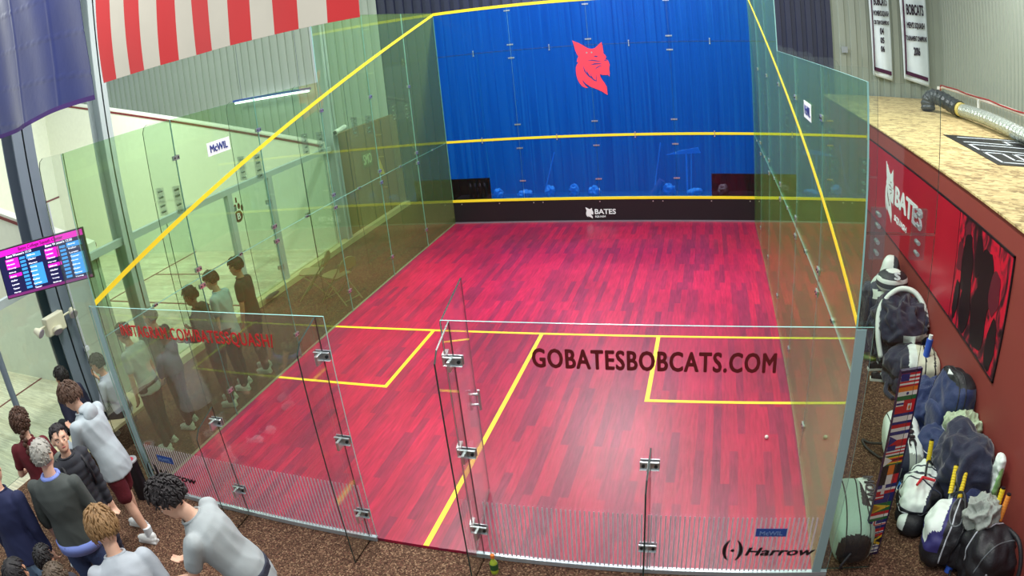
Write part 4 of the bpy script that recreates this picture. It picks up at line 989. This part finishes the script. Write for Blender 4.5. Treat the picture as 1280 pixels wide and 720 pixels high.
# shoes -------------------------------------------------------------------------
def shoe(loc, rz, up, sole, label, cat='shoe', group=None, tilt=0, s=1):
    t = container('trainer_shoe', loc, label, cat, group); t.rotation_euler = (0, tilt, rz); t.scale = (s, s, s)
    prof = [(-.135, .030), (-.11, .038), (-.05, .034), (.02, .036), (.08, .046), (.12, .040), (.145, .02)]
    g = MB(); top = [(y, w_) for y, w_ in prof]
    ol = [(w_, y) for y, w_ in top]+[(-w_, y) for y, w_ in reversed(top)]
    g.prism([(x, y, 0) for x, y in ol], (0, 0, .028)); bevel(g.build('sole', sole, t), .006)
    vs = []; fs = []; n = 14; rings = [(-.125, .028, .085), (-.10, .033, .10), (-.05, .033, .095), (-.01, .034, .08), (.04, .038, .066), (.09, .042, .055), (.125, .030, .045), (.142, .008, .034)]
    for y, w_, h in rings:
        for k in range(n+1):
            a = math.pi*k/n; vs.append((w_*math.cos(a), y, .026+(h-.026)*math.sin(a)**.8))
    for j in range(len(rings)-1):
        for k in range(n): fs.append((j*(n+1)+k, j*(n+1)+k+1, (j+1)*(n+1)+k+1, (j+1)*(n+1)+k))
    fs.append(tuple(range(n+1))); g = MB(); g.add(vs, fs); g.build('upper', up, t, smooth=True)
    g = MB(); g.ell((0, -.075, .088), (.024, .04, .014)); g.build('opening', BLKF, t, smooth=True)
    g = MB()
    for k in range(4): g.tube([(-.024, -.02+k*.022, .079-k*.006), (0, -.02+k*.022+.004, .088-k*.007), (.024, -.02+k*.022, .079-k*.006)], .003, 5)
    g.build('laces', WHITEV, t)
    return t
WSOLE = mat('white_rubber', (232, 236, 232), .5)
SB_ = mat('black_shoe_mesh', (30, 32, 40), .6); SBL = mat('bright_blue_shoe', (60, 130, 220), .5)
shoe((7.62, 3.48, -.03), R(-85), SB_, WSOLE, 'black trainer with a white sole on the carpet, the farther one of the pair', s=1.1)
shoe((7.60, 3.20, -.03), R(-100), SB_, WSOLE, 'black trainer with a white sole on the carpet, the nearer one of the pair', s=1.1)
shoe((7.62, 1.38, -.03), R(-80), SBL, SBL, 'bright blue trainer showing its sole beside the white lettered bag', s=1.1, tilt=R(60))
shoe((7.42, 1.17, -.03), R(-25), SBL, WSOLE, 'bright blue and white trainer next to the flag board', s=1.1)
soft('pale_sock', (7.42, 1.42, .01), (.04, .05, .035), [WHTF], amp=.01, freq=20, nu=20, nv=12, label='small white rolled sock beside the blue trainers', cat='sock')
t = container('snack_bag', (7.58, 3.74, -.03), 'small green and yellow packet next to the black trainers', 'packet')
soft('packet', (0, 0, .035), (.11, .08, .035), [mat('lime_packet', (110, 140, 60), .5), mat('olive_print', (190, 190, 110), .5)], lambda u: 1 if u.z > .5 and abs(u.x) < .5 else 0, p=3, amp=.015, freq=15, parent=t, nu=30, nv=16)

# things lying on the ledge behind the blue wall
PAPER = mat('pale_paper', (236, 240, 242), .8)
for i, (x, w_, h) in enumerate(((.95, .10, .10), (1.55, .16, .07), (2.10, .10, .12), (2.62, .09, .13), (3.05, .13, .10), (4.62, .12, .12), (5.15, .18, .06), (5.75, .12, .11))):
    soft('crumpled_cloth', (x, 10.0, .50+h*.8), (w_, .09, h), [PAPER], rz=R(i*37), p=2.1, amp=.05, freq=14, ridged=True, seed=40+i, flatbottom=False, nu=40, nv=24,
         label='%s pale crumpled cloth from the left on the ledge behind the front wall' % ('first second third fourth fifth sixth seventh eighth'.split()[i]), cat='cloth', group='crumpled cloths behind the front wall')
for i, x in enumerate((.34, .45, .56, .67)):
    g = MB(); g.cyl((0, 0, 0), (0, 0, .26), .035, n=14); g.cyl((0, 0, .26), (0, 0, .33), .018, n=12, mi=1)
    g.build('drink_bottle', [mat('dark_bottle_glass', (90, 100, 105), .2), WHTF], loc=(x, 9.98, .50), label='bottle on the ledge behind the dark lower left corner panel', cat='bottle', group='bottles behind the left corner panel')
for (x0, z0, x1, z1) in ((1.75, 1.0, 2.15, 1.35), (4.2, .95, 4.45, 1.5), (5.05, 1.02, 5.1, 1.3)):
    g = MB(); g.cyl((x0, 10.3, .0), (x1, 10.5, z1), .014, n=8); g.build('leaning_pole', mat('pale_pole', (200, 210, 215), .5), label='thin pale pole leaning behind the blue wall', cat='pole', group='poles behind the blue wall')
g = MB(); g.prism([(4.55, 10.35, 1.26), (5.3, 10.35, 1.30), (5.25, 10.35, 1.42), (4.9, 10.35, 1.36)], (0, .02, 0)); g.box((4.97, 10.35, -.03), (5.01, 10.38, 1.3)); g.build('drawing_stand', PAPER, label='pale board on a stand behind the right of the blue wall', cat='stand')
# ================================================================== PEOPLE
SKIN = {'fair': mat('fair_skin', (222, 176, 150), .55), 'warm': mat('warm_skin', (200, 150, 120), .55), 'brown': mat('brown_skin', (140, 98, 74), .55)}
def remesh(mb, name, voxel, m, parent, smooth=3, disp=None, **kw):
    me = mb.mesh(name+'_src'); o = bpy.data.objects.new(name+'_src', me); C.objects.link(o)
    r = o.modifiers.new('r', 'REMESH'); r.mode = 'VOXEL'; r.voxel_size = voxel
    s = o.modifiers.new('s', 'SMOOTH'); s.factor = .5; s.iterations = smooth
    dg = bpy.context.evaluated_depsgraph_get(); dg.update()
    out = bpy.data.meshes.new_from_object(o.evaluated_get(dg)); bpy.data.objects.remove(o)
    if disp:
        out.update(); nr = [v.normal.copy() for v in out.vertices]
        for v, n in zip(out.vertices, nr): v.co += n*disp(v.co)
    return link(name, out, m, parent, smooth=True, **kw)
def loft(mb, rings, n=24):
    """rings: (centre, rx, ry, matrix)"""
    vs = []
    for c, rx, ry, M in rings:
        for k in range(n):
            a = 2*math.pi*k/n; vs.append(Vector(c)+M @ Vector((rx*math.cos(a), ry*math.sin(a), 0)))
    fs = []
    for j in range(len(rings)-1): fs += [(j*n+k, j*n+(k+1) % n, (j+1)*n+(k+1) % n, (j+1)*n+k) for k in range(n)]
    fs += [tuple(range(n-1, -1, -1)), tuple((len(rings)-1)*n+k for k in range(n))]
    mb.add(vs, fs)
def limb(mb, pts, rad, n=14):
    for (a, b), (r0, r1) in zip(zip(pts[:-1], pts[1:]), zip(rad[:-1], rad[1:])): mb.cyl(a, b, r0, r1, n=n)
    for p, r in zip(pts, rad): mb.ell(p, (r, r, r), 14, 9)
def person(loc, H, rz, label, skin='fair', lean=5, top=(120, 120, 120), sleeve='short', bottom=(40, 50, 80), legs='long', shoe_col=(230, 232, 230), hair='short', hair_col=(50, 36, 30),
           arms=None, head=(0, 0), hood=False, sit=False, stance=(.10, .04), build=1.0, extra=None, female=False, topmat=None, group=None, puff=False, hem=.84, collar=None, tail=None, braid=False):
    s = H/1.75; t = empty('person', (loc[0], loc[1], loc[2] if len(loc) > 2 else -.03), label, 'person', group, rz=rz); t.scale = (s, s, s)
    rng = random.Random(int(loc[0]*100)+int(loc[1]*37)); sk = SKIN[skin]
    dz = -.47 if sit else 0
    hipc = Vector((0, 0, .93+dz)); ln = R(lean)
    def tor(p):       # bend the trunk forward about the hips, gradually
        p = Vector(p); h = p.z-.90; k = max(0, min(1, (h+.03)/.22)); a = -ln*k
        q = Matrix.Rotation(a, 3, 'X') @ (p-Vector((0, 0, .93))); return q+hipc
    TM = Matrix.Rotation(-ln, 3, 'X'); I3 = Matrix.Identity(3)
    b = build; w_ = .93 if female else 1
    RG = [(.82, .135, .095), (.92, .16, .112), (1.02, .147*(.93 if female else 1), .104), (1.12, .14*(.9 if female else 1), .10), (1.24, .158*w_, .112), (1.34, .178*w_, .112), (1.41, .165*w_, .095), (1.455, .10, .075), (1.48, .062, .06)]
    def torso(mb, inf, z0=None, z1=None, low=None):
        R_ = []
        for z, rx, ry in RG:
            if z0 is not None and z < z0-1e-6: continue
            if z1 is not None and z > z1: continue
            k = max(0, min(1, (z-.9)/.2)); M = Matrix.Rotation(-ln*k, 3, 'X'); R_.append((tor((0, 0, z)), (rx+inf)*b, (ry+inf)*b, M))
        if low:
            R_.insert(0, (tor((0, 0, low)), (.165+inf+.012)*b, (.115+inf+.012)*b, I3))
        loft(mb, R_)
    # head frame
    neck0 = tor((0, 0, 1.44)); neckt = tor((0, .012, 1.53))
    HM = Matrix.Rotation(-ln*.5, 3, 'X') @ Matrix.Rotation(R(head[1]), 3, 'Z') @ Matrix.Rotation(-R(head[0]), 3, 'X')
    hp = lambda p: neckt+HM @ ((Vector(p)-Vector((0, 0, 1.53)))*1.09)
    # arms
    arms = arms or {}
    A = {}
    for sd, sg in (('r', 1), ('l', -1)):
        ua, fa = arms.get(sd, ((.16, .05, -1), (.02, .28, -1)))
        sh = tor((sg*.175*w_*b, 0, 1.40)); ua = TM @ Vector((sg*ua[0], ua[1], ua[2])).normalized(); fa = TM @ Vector((sg*fa[0], fa[1], fa[2])).normalized()
        el = sh+ua*.285; wr = el+fa*.245; A[sd] = (sh, el, wr, fa, sg)
    # legs
    Lg = {}
    for sd, sg in (('r', 1), ('l', -1)):
        hip = hipc+Vector((sg*.085, 0, -.03))
        if sit: kn = Vector((sg*.13, .42, .50)); an = Vector((sg*.14, .40, .09))
        else:
            off = stance[1]*sg; an = Vector((sg*stance[0], off-.02, .09)); kn = hip.lerp(an, .5)+Vector((sg*.005, .03, 0))
        Lg[sd] = (hip, kn, an, sg)
    # ---- body: one continuous skin surface
    mb = MB(); torso(mb, 0)
    limb(mb, [neck0, neckt, hp((0, .005, 1.57))], [.058, .052, .05])
    def ball(c, r, mbx=mb): mbx.ell(hp(c), tuple(q*1.09 for q in r), 20, 14, 0, HM.to_4x4())
    ball((0, .0, 1.655), (.075, .094, .10)); ball((0, .035, 1.60), (.058, .062, .075)); ball((0, .062, 1.562), (.034, .032, .028))
    ball((0, .098, 1.622), (.012, .018, .022)); ball((0, .088, 1.645), (.010, .014, .022)); ball((0, .074, 1.672), (.055, .02, .018))
    for sg in (-1, 1): ball((sg*.077, -.005, 1.63), (.010, .020, .032)); ball((sg*.036, .066, 1.62), (.022, .022, .022))
    for sd, (sh, el, wr, fa, sg) in A.items():
        limb(mb, [sh, sh.lerp(el, .5), el, el.lerp(wr, .3), wr], [.052, .045, .036, .038, .026])
        # hand: palm, four fingers and a thumb
        z = fa; x = z.cross(Vector((0, 0, 1)) if abs(z.z) < .8 else Vector((0, 1, 0))).normalized(); y = x.cross(z).normalized()
        if sd in arms and len(arms[sd]) > 2: pass
        Mh = Matrix((x, y, z)).transposed()
        mb.ell(wr+z*.05, (.040, .017, .052), 14, 10, 0, Mh.to_4x4())
        for k, (fx, fl) in enumerate(((-.030, .066), (-.010, .078), (.011, .074), (.031, .058))):
            p0 = wr+z*.085+x*fx; p1 = p0+z*fl*.5+y*.008; p2 = p1+z*fl*.38+y*.026; p3 = p2+z*fl*.12+y*.022
            limb(mb, [p0, p1, p2, p3], [.0095, .009, .008, .007], n=8)
        p0 = wr+z*.03-x*.03*sg+y*.004; limb(mb, [p0, p0-x*.026*sg+z*.028+y*.014, p0-x*.03*sg+z*.055+y*.026], [.013, .011, .009], n=8)
    for sd, (hip, kn, an, sg) in Lg.items():
        limb(mb, [hip, hip.lerp(kn, .45), kn, kn.lerp(an, .35), an], [.088, .074, .052, .056, .036])
        fy = an+Vector((sg*.015, .05, -.05)); mb.ell(fy, (.042, .12, .032), 14, 8)
    body = remesh(mb, 'body', .0085, sk, t, smooth=2)
    # face details
    EW, EP, LIP = mat('eye_white', (235, 232, 228), .3), mat('eye_dark', (40, 28, 24), .3), mat('lip_tone', (170, 90, 86), .5)
    for sg in (-1, 1):
        g = MB(); g.ell(hp((sg*.032, .0835, 1.636)), (.0110, .0065, .0055), 10, 8, 0, HM.to_4x4()); eye = g.build('eye', EW, t, smooth=True)
        g = MB(); g.ell(hp((sg*.032, .0895, 1.636)), (.0065, .0040, .0058), 8, 6, 0, HM.to_4x4()); g.build('pupil', EP, eye)
    g = MB(); g.ell(hp((0, .0945, 1.583)), (.022, .006, .007), 12, 8, 0, HM.to_4x4()); g.build('mouth', LIP, t, smooth=True)
    HC = mat('hair_%d_%d_%d' % hair_col, hair_col, .6, var=.35, vscale=35)
    for sg in (-1, 1): g = MB(); g.tube([hp((sg*.016, .096, 1.657)), hp((sg*.034, .092, 1.663)), hp((sg*.052, .076, 1.658))], .0038, 5); g.build('eyebrow', HC, t)
    # ---- hair
    hc = Vector((0, -.008, 1.665)); vol = {'short': 1.17, 'shaggy': 1.32, 'long': 1.2, 'bun': 1.10, 'curly': 1.28, 'thin': 1.08}[hair]
    er = Vector((.078, .096, .100))
    def hline(d):      # True where hair grows (d = direction from head centre)
        front = d.y > .25
        if front: return d.z > .52-.1*abs(d.x)
        if d.y > -.2: return d.z > .0
        return d.z > -.62
    vs = []; fs = []; nu, nv = 40, 26; keep = {}
    for j in range(nv+1):
        a = math.pi*j/nv
        for i in range(nu):
            d = Vector((math.sin(a)*math.cos(2*math.pi*i/nu), math.sin(a)*math.sin(2*math.pi*i/nu), math.cos(a)))
            rr = vol*(1+ (.10 if hair in ('shaggy', 'curly') else .045)*noise.noise(d*4.5+Vector((loc[0]*5, 0, 0))) + .03*noise.noise(d*13))
            k = hline(d); rr = rr if k else .86
            p = hc+Vector((d.x*er.x, d.y*er.y, d.z*er.z))*rr; vs.append(hp(p)); keep[j*nu+i] = k
    for j in range(nv):
        for i in range(nu): fs.append((j*nu+i, (j+1)*nu+i, (j+1)*nu+(i+1) % nu, j*nu+(i+1) % nu))
    g = MB(); g.add(vs, fs)
    crown = Vector((0, -.35, .93)).normalized(); nl = {'short': 170, 'shaggy': 260, 'long': 150, 'bun': 90, 'curly': 260, 'thin': 90}[hair]
    cnt = 0
    while cnt < nl:
        d = Vector((rng.gauss(0, 1), rng.gauss(0, 1), rng.gauss(0, 1))).normalized()
        if not hline(d): continue
        cnt += 1
        fl = (d-crown*d.dot(crown)).normalized() if (d-crown).length > .05 else Vector((0, 1, 0))
        fl = (fl-d*fl.dot(d)).normalized()*.8+Vector((rng.gauss(0, .3), rng.gauss(0, .3), rng.gauss(0, .2)))*(1 if hair != 'bun' else .3)
        lo = {'short': .40, 'shaggy': .62, 'long': .6, 'bun': .5, 'curly': .35, 'thin': .35}[hair]*rng.uniform(.7, 1.2)
        pts = []; lift = {'short': .05, 'shaggy': .12, 'curly': .14}.get(hair, .02)
        for q in range(5):
            u = q/4; dd = (d+fl*lo*u).normalized(); rr = vol*1.0+lift*math.sin(u*2.2)*rng.uniform(.6, 1.2)
            if hair == 'curly': dd = (dd+Vector((math.sin(u*9+cnt), math.cos(u*8+cnt), 0))*.07).normalized()
            pts.append(hp(hc+Vector((dd.x*er.x, dd.y*er.y, dd.z*er.z))*rr))
        g.tube(pts, [.004, .0075, .007, .005, .0015], 5)
    hm = g.build('hair', HC, t, smooth=True)
    if hair == 'long':
        g = MB()
        for k in range(16):
            a = R(100+160*k/15+10); d = Vector((math.sin(a)*0+math.cos(a-R(90))*0, 0, 0)); x = .075*math.cos(R(-20+220*k/15)); y = -.02-.08*abs(math.sin(R(180*k/15)))
            g.tube([hp((x, y, 1.66)), hp((x*1.15, y-.01, 1.58)), hp((x*1.2, y-.02, 1.50)), hp((x, y-.01, 1.44))], [.02, .024, .022, .008], 8)
        g.build('long_hair', HC, hm, smooth=True)
    if braid:
        g = MB()
        for k in range(9): g.ell(hp((.012*(-1)**k, -.125-.004*k, 1.60-.038*k)), (.032-.002*k, .028-.0015*k, .03), 10, 8)
        g.build('braid', HC, hm, smooth=True)
    if hair == 'bun':
        g = MB(); g.ell(hp((0, -.13, 1.66)), (.04, .035, .04), 14, 10); g.build('hair_bun', HC, hm, smooth=True)
    # ---- clothes
    TOPM = topmat or mat('top_%d_%d_%d' % top, top, .85, var=.12, vscale=5, bump=.06, bscale=160)
    inf = .030 if puff else (.022 if sleeve == 'long' else .016)
    def folds(c):
        return .007*noise.noise(Vector((c.x*5, c.y*5, c.z*7+loc[0]*9+c.x*6)))+.008*(.5-abs(noise.noise(Vector((c.x*9+3+c.z*3, c.y*9, c.z*3.2)))*2)) + (.010*abs(math.sin(c.z*38)) if puff else 0)
    mb = MB(); torso(mb, inf, z0=.9, z1=1.481, low=hem)
    for sd, (sh, el, wr, fa, sg) in A.items():
        if sleeve == 'short': e2 = sh.lerp(el, .62); limb(mb, [sh, e2], [.062+inf*.4, .060]); 
        elif sleeve == 'long': limb(mb, [sh, sh.lerp(el, .5), el, el.lerp(wr, .5), wr.lerp(el, .06)], [.060+inf*.6, .060+inf*.3, .052+inf*.3, .046+inf*.2, .038+inf*.2])
        elif sleeve == 'pushed': limb(mb, [sh, sh.lerp(el, .5), el, el.lerp(wr, .35)], [.066, .062, .055, .05])
    tp = remesh(mb, 'jacket' if puff else ('sweater' if sleeve != 'short' else 'shirt'), .0125, TOPM, t, smooth=4, disp=folds)
    # neckband
    g = MB(); M = Matrix.Rotation(-ln, 3, 'X'); pts = [tor((0, .006, 1.484))+M @ Vector(((.066+inf*.6)*math.cos(2*math.pi*k/20), (.062+inf*.6)*math.sin(2*math.pi*k/20), .006*math.sin(2*math.pi*k/20))) for k in range(21)]
    g.tube(pts, .010 if not collar else .020, 8, cap=False); g.build('neckband' if not collar else 'shirt_collar', TOPM if not collar else mat('blue_shirt', collar, .7), tp, smooth=True)
    if tail:
        g = MB(); loft(g, [(hipc+Vector((0, 0, z-.93)), (.165+inf)*b, (.118+inf)*b, I3) for z in (hem-.07, hem+.03)], 32); g.build('shirt_tail', mat('blue_shirt', tail, .7), tp, smooth=True)
    if hood:
        mb = MB(); c = tor((0, -.095, 1.43)); mb.ell(c, (.105, .052, .095), 18, 12); mb.ell(tor((0, -.06, 1.50)), (.10, .06, .035), 18, 10); remesh(mb, 'hood', .012, TOPM, tp, smooth=3, disp=folds)
    BOT = mat('bottom_%d_%d_%d' % bottom, bottom, .8, var=.15, vscale=5, bump=.25, bscale=60)
    mb = MB(); loft(mb, [(hipc+Vector((0, 0, z-.93)), (rx+.012)*b, (ry+.012)*b, I3) for z, rx, ry in ((.84, .15, .105), (.90, .165, .115), (.96, .16, .11), (1.0, .15, .105))])
    for sd, (hip, kn, an, sg) in Lg.items():
        if legs == 'long': limb(mb, [hip, hip.lerp(kn, .5), kn, kn.lerp(an, .5), an+Vector((0, 0, .0))], [.102, .090, .070, .064, .056])
        else: limb(mb, [hip, hip.lerp(kn, .45), hip.lerp(kn, .82)], [.105, .100, .092])
    remesh(mb, 'trousers' if legs == 'long' else 'shorts', .0125, BOT, t, smooth=3, disp=folds)
    SC_ = mat('shoe_%d_%d_%d' % shoe_col, shoe_col, .5)
    for sd, (hip, kn, an, sg) in Lg.items():
        mb = MB(); c = an+Vector((sg*.015, .045, -.045)); mb.ell(c, (.050, .135, .046), 16, 10); mb.ell(an+Vector((0, -.02, -.02)), (.044, .055, .055), 14, 9); mb.box(tuple(c+Vector((-.045, -.12, -.045))), tuple(c+Vector((.045, .11, -.02))))
        sh_ = remesh(mb, 'shoe', .009, SC_, t, smooth=2)
        if legs != 'long':
            g = MB(); g.cyl(an+Vector((0, 0, -.01)), an+Vector((0, 0, .10)), .044, .050, n=16); g.build('sock', WHITEV, t, smooth=True)
    return t, dict(tor=tor, hp=hp, A=A, s=s)
def pack(t, tor, m, name='backpack'):
    g = MB(); c = tor((0, -.21, 1.22)); mb = MB(); mb.ell(c, (.15, .10, .22), 20, 14); mb.ell(tor((0, -.29, 1.14)), (.11, .05, .12), 16, 10)
    o = remesh(mb, name, .014, m, t, smooth=2)
    for sg in (-1, 1):
        g = MB(); g.tube([tor((sg*.10, -.14, 1.40)), tor((sg*.115, -.02, 1.475)), tor((sg*.12, .10, 1.42)), tor((sg*.13, .155, 1.28)), tor((sg*.16, .08, 1.12)), tor((sg*.14, -.12, 1.05))], .016, 8); g.build('strap', BLKF, o, smooth=True)
    return o
AHEAD = {'r': ((.18, .25, -1), (-.15, 1, .25)), 'l': ((.18, .2, -1), (-.1, 1, .1))}
person((-.38, 2.86), 1.62, R(105), 'person in a plain dark T-shirt, farthest of the row behind the left glass', top=(44, 42, 40), bottom=(60, 60, 56), hair_col=(40, 30, 26), lean=5, head=(12, 0), skin='warm', shoe_col=(200, 205, 200))
person((-.40, 2.36), 1.62, R(100), 'person in a pale blue T-shirt behind the left glass', top=(176, 200, 214), bottom=(52, 50, 44), hair_col=(50, 38, 28), lean=6, head=(18, 0), skin='fair')
person((-.33, 1.93), 1.60, R(105), 'person in a dark hooded top with cropped black hair behind the left glass', top=(54, 56, 52), sleeve='long', bottom=(40, 40, 40), hair_col=(24, 20, 18), lean=14, head=(10, 0), skin='brown', hood=True, arms=AHEAD)
person((-.56, 1.30), 1.56, R(100), 'person with greying hair in a dark jacket behind the left glass', top=(62, 66, 60), sleeve='long', bottom=(50, 50, 50), hair='thin', hair_col=(120, 116, 108), lean=10, head=(5, 0))
person((-.52, .80), 1.58, R(95), 'person in a pale grey T-shirt behind the large lettered glass', top=(176, 186, 184), bottom=(50, 50, 46), hair_col=(44, 34, 30), lean=12, head=(10, 0), skin='warm')
t, k = person((-1.15, .75), 1.62, R(110), 'person in a checked pale shirt raising a hand to the face at the glass corner', top=(170, 176, 190), sleeve='pushed', bottom=(34, 36, 44), hair_col=(30, 24, 24), lean=12, head=(10, 0), skin='warm', sit=True, arms={'r': ((.2, .5, -.6), (-.2, .5, 1)), 'l': ((.2, .4, -1), (-.1, 1, .2))})
person((-1.45, .30), 1.62, R(95), 'person in a navy jacket seated behind the dark grey column', top=(30, 32, 58), sleeve='long', bottom=(30, 30, 36), hair_col=(30, 24, 24), lean=15, sit=True, skin='warm')
t = empty('bench', (-1.2, .45, -.03), 'low pale bench under the two seated spectators', 'bench')
g = MB(); g.box((-.35, -.75, .36), (.22, .75, .40)); g.build('seat', mat('pale_bench_wood', (200, 190, 150), .6), t)
for x in (-.3, .17):
    for y in (-.7, .7): g = MB(); g.box((x-.02, y-.02, 0), (x+.02, y+.02, .36)); g.build('leg', STEEL_GREY, t)
# in front of the glass
t, k = person((.36, -.68), 1.70, R(100), 'person in a pale grey hooded sweatshirt and maroon shorts eating at the glass corner', top=(178, 190, 196), sleeve='long', bottom=(96, 20, 34), legs='short', hair='shaggy', hair_col=(84, 60, 46), lean=17, head=(28, 0), hood=True, arms={'r': ((.1, .7, -.8), (-.3, 1, .5)), 'l': ((.1, .6, -.8), (-.3, 1, .6))}, stance=(.10, .14), build=1.06, hem=.78)
g = MB(); g.ell(k['A']['l'][2]+Vector((.04, .10, .03)), (.05, .045, .03), 14, 10); o = g.build('bread_roll', mat('toasted_bread', (190, 120, 50), .7), t, smooth=True)
t, k = person((.58, -1.30), 1.62, R(-100), 'person with long dark hair in a black padded jacket looking up towards the camera', top=(42, 44, 52), sleeve='long', puff=True, bottom=(40, 42, 60), hair='bun', hair_col=(28, 22, 26), lean=2, head=(-14, -15), female=True, skin='fair')
pack(t, k['tor'], mat('camouflage_pack', (92, 100, 92), .8, var=.6, vscale=9))
person((.94, -1.75), 1.76, R(32), 'person with white hair in a charcoal sweater over a blue shirt, seen from behind', top=(66, 72, 70), sleeve='pushed', bottom=(52, 70, 110), hair='thin', hair_col=(158, 156, 148), lean=5, head=(2, 0), build=1.16, arms={'r': ((.18, .15, -1), (.0, .5, -1)), 'l': ((.2, .1, -1), (.05, .35, -1))}, collar=(130, 150, 225), tail=(130, 150, 225), hem=.90, shoe_col=(60, 60, 70))
person((-.10, -1.30), 1.62, R(50), 'person with a long curly braid in a maroon T-shirt, seen from behind', top=(98, 24, 34), bottom=(40, 36, 44), hair='curly', braid=True, hair_col=(76, 50, 36), lean=6, female=True, build=1.0, arms={'l': ((.3, .2, -1), (-.2, 1, -.2)), 'r': ((.3, .2, -1), (-.3, 1, -.2))})
person((.50, -2.12), 1.72, R(25), 'person in a navy jacket and light blue jeans at the left edge of the photo', top=(26, 34, 72), sleeve='long', bottom=(130, 160, 190), hair_col=(40, 30, 30), lean=8, build=1.12)
ARM_F = {'r': ((.28, .10, -1), (.05, .8, -.5)), 'l': ((.15, .5, -.8), (-.3, 1, .1))}
person((2.30, -2.25), 1.74, R(55), 'person with shaggy light brown hair in a pale grey T-shirt at the bottom edge', top=(176, 184, 192), bottom=(50, 56, 80), hair='shaggy', hair_col=(136, 104, 66), lean=24, head=(22, 0), build=1.06, arms=ARM_F)
t, k = person((2.68, -1.52), 1.80, R(112), 'person with thick black hair in a grey T-shirt looking down at the hands', top=(160, 168, 170), bottom=(40, 44, 60), hair='curly', hair_col=(34, 28, 30), lean=26, head=(26, 0), build=1.1, skin='fair', arms={'l': ((.1, .75, -.7), (-.15, 1, .15)), 'r': ((.1, .6, -.8), (-.2, 1, .0))})
g = MB(); w3 = k['A']['l'][2]+Vector((0.02, .10, .0)); g.cyl(w3+Vector((0, 0, .02)), w3+Vector((0, .03, -.12)), .010, n=10); g.build('hand_tool', BLACK, t)
person((1.61, -2.72), 1.55, R(20), 'person with glossy black hair at the bottom left corner, only the head in view', top=(60, 30, 40), bottom=(40, 40, 50), hair_col=(24, 20, 24), lean=4, hair='long', skin='warm')
person((1.42, -2.36), 1.36, R(35), 'person with short black hair, small and low between the jeans at the bottom', top=(40, 42, 52), bottom=(40, 40, 50), hair_col=(22, 20, 22), lean=4, hair='short', skin='warm')
person((1.98, -2.58), 1.55, R(40), 'person in a maroon top with short brown hair at the very bottom edge', top=(110, 24, 36), bottom=(40, 40, 50), hair_col=(84, 70, 56), lean=4, hair='short')
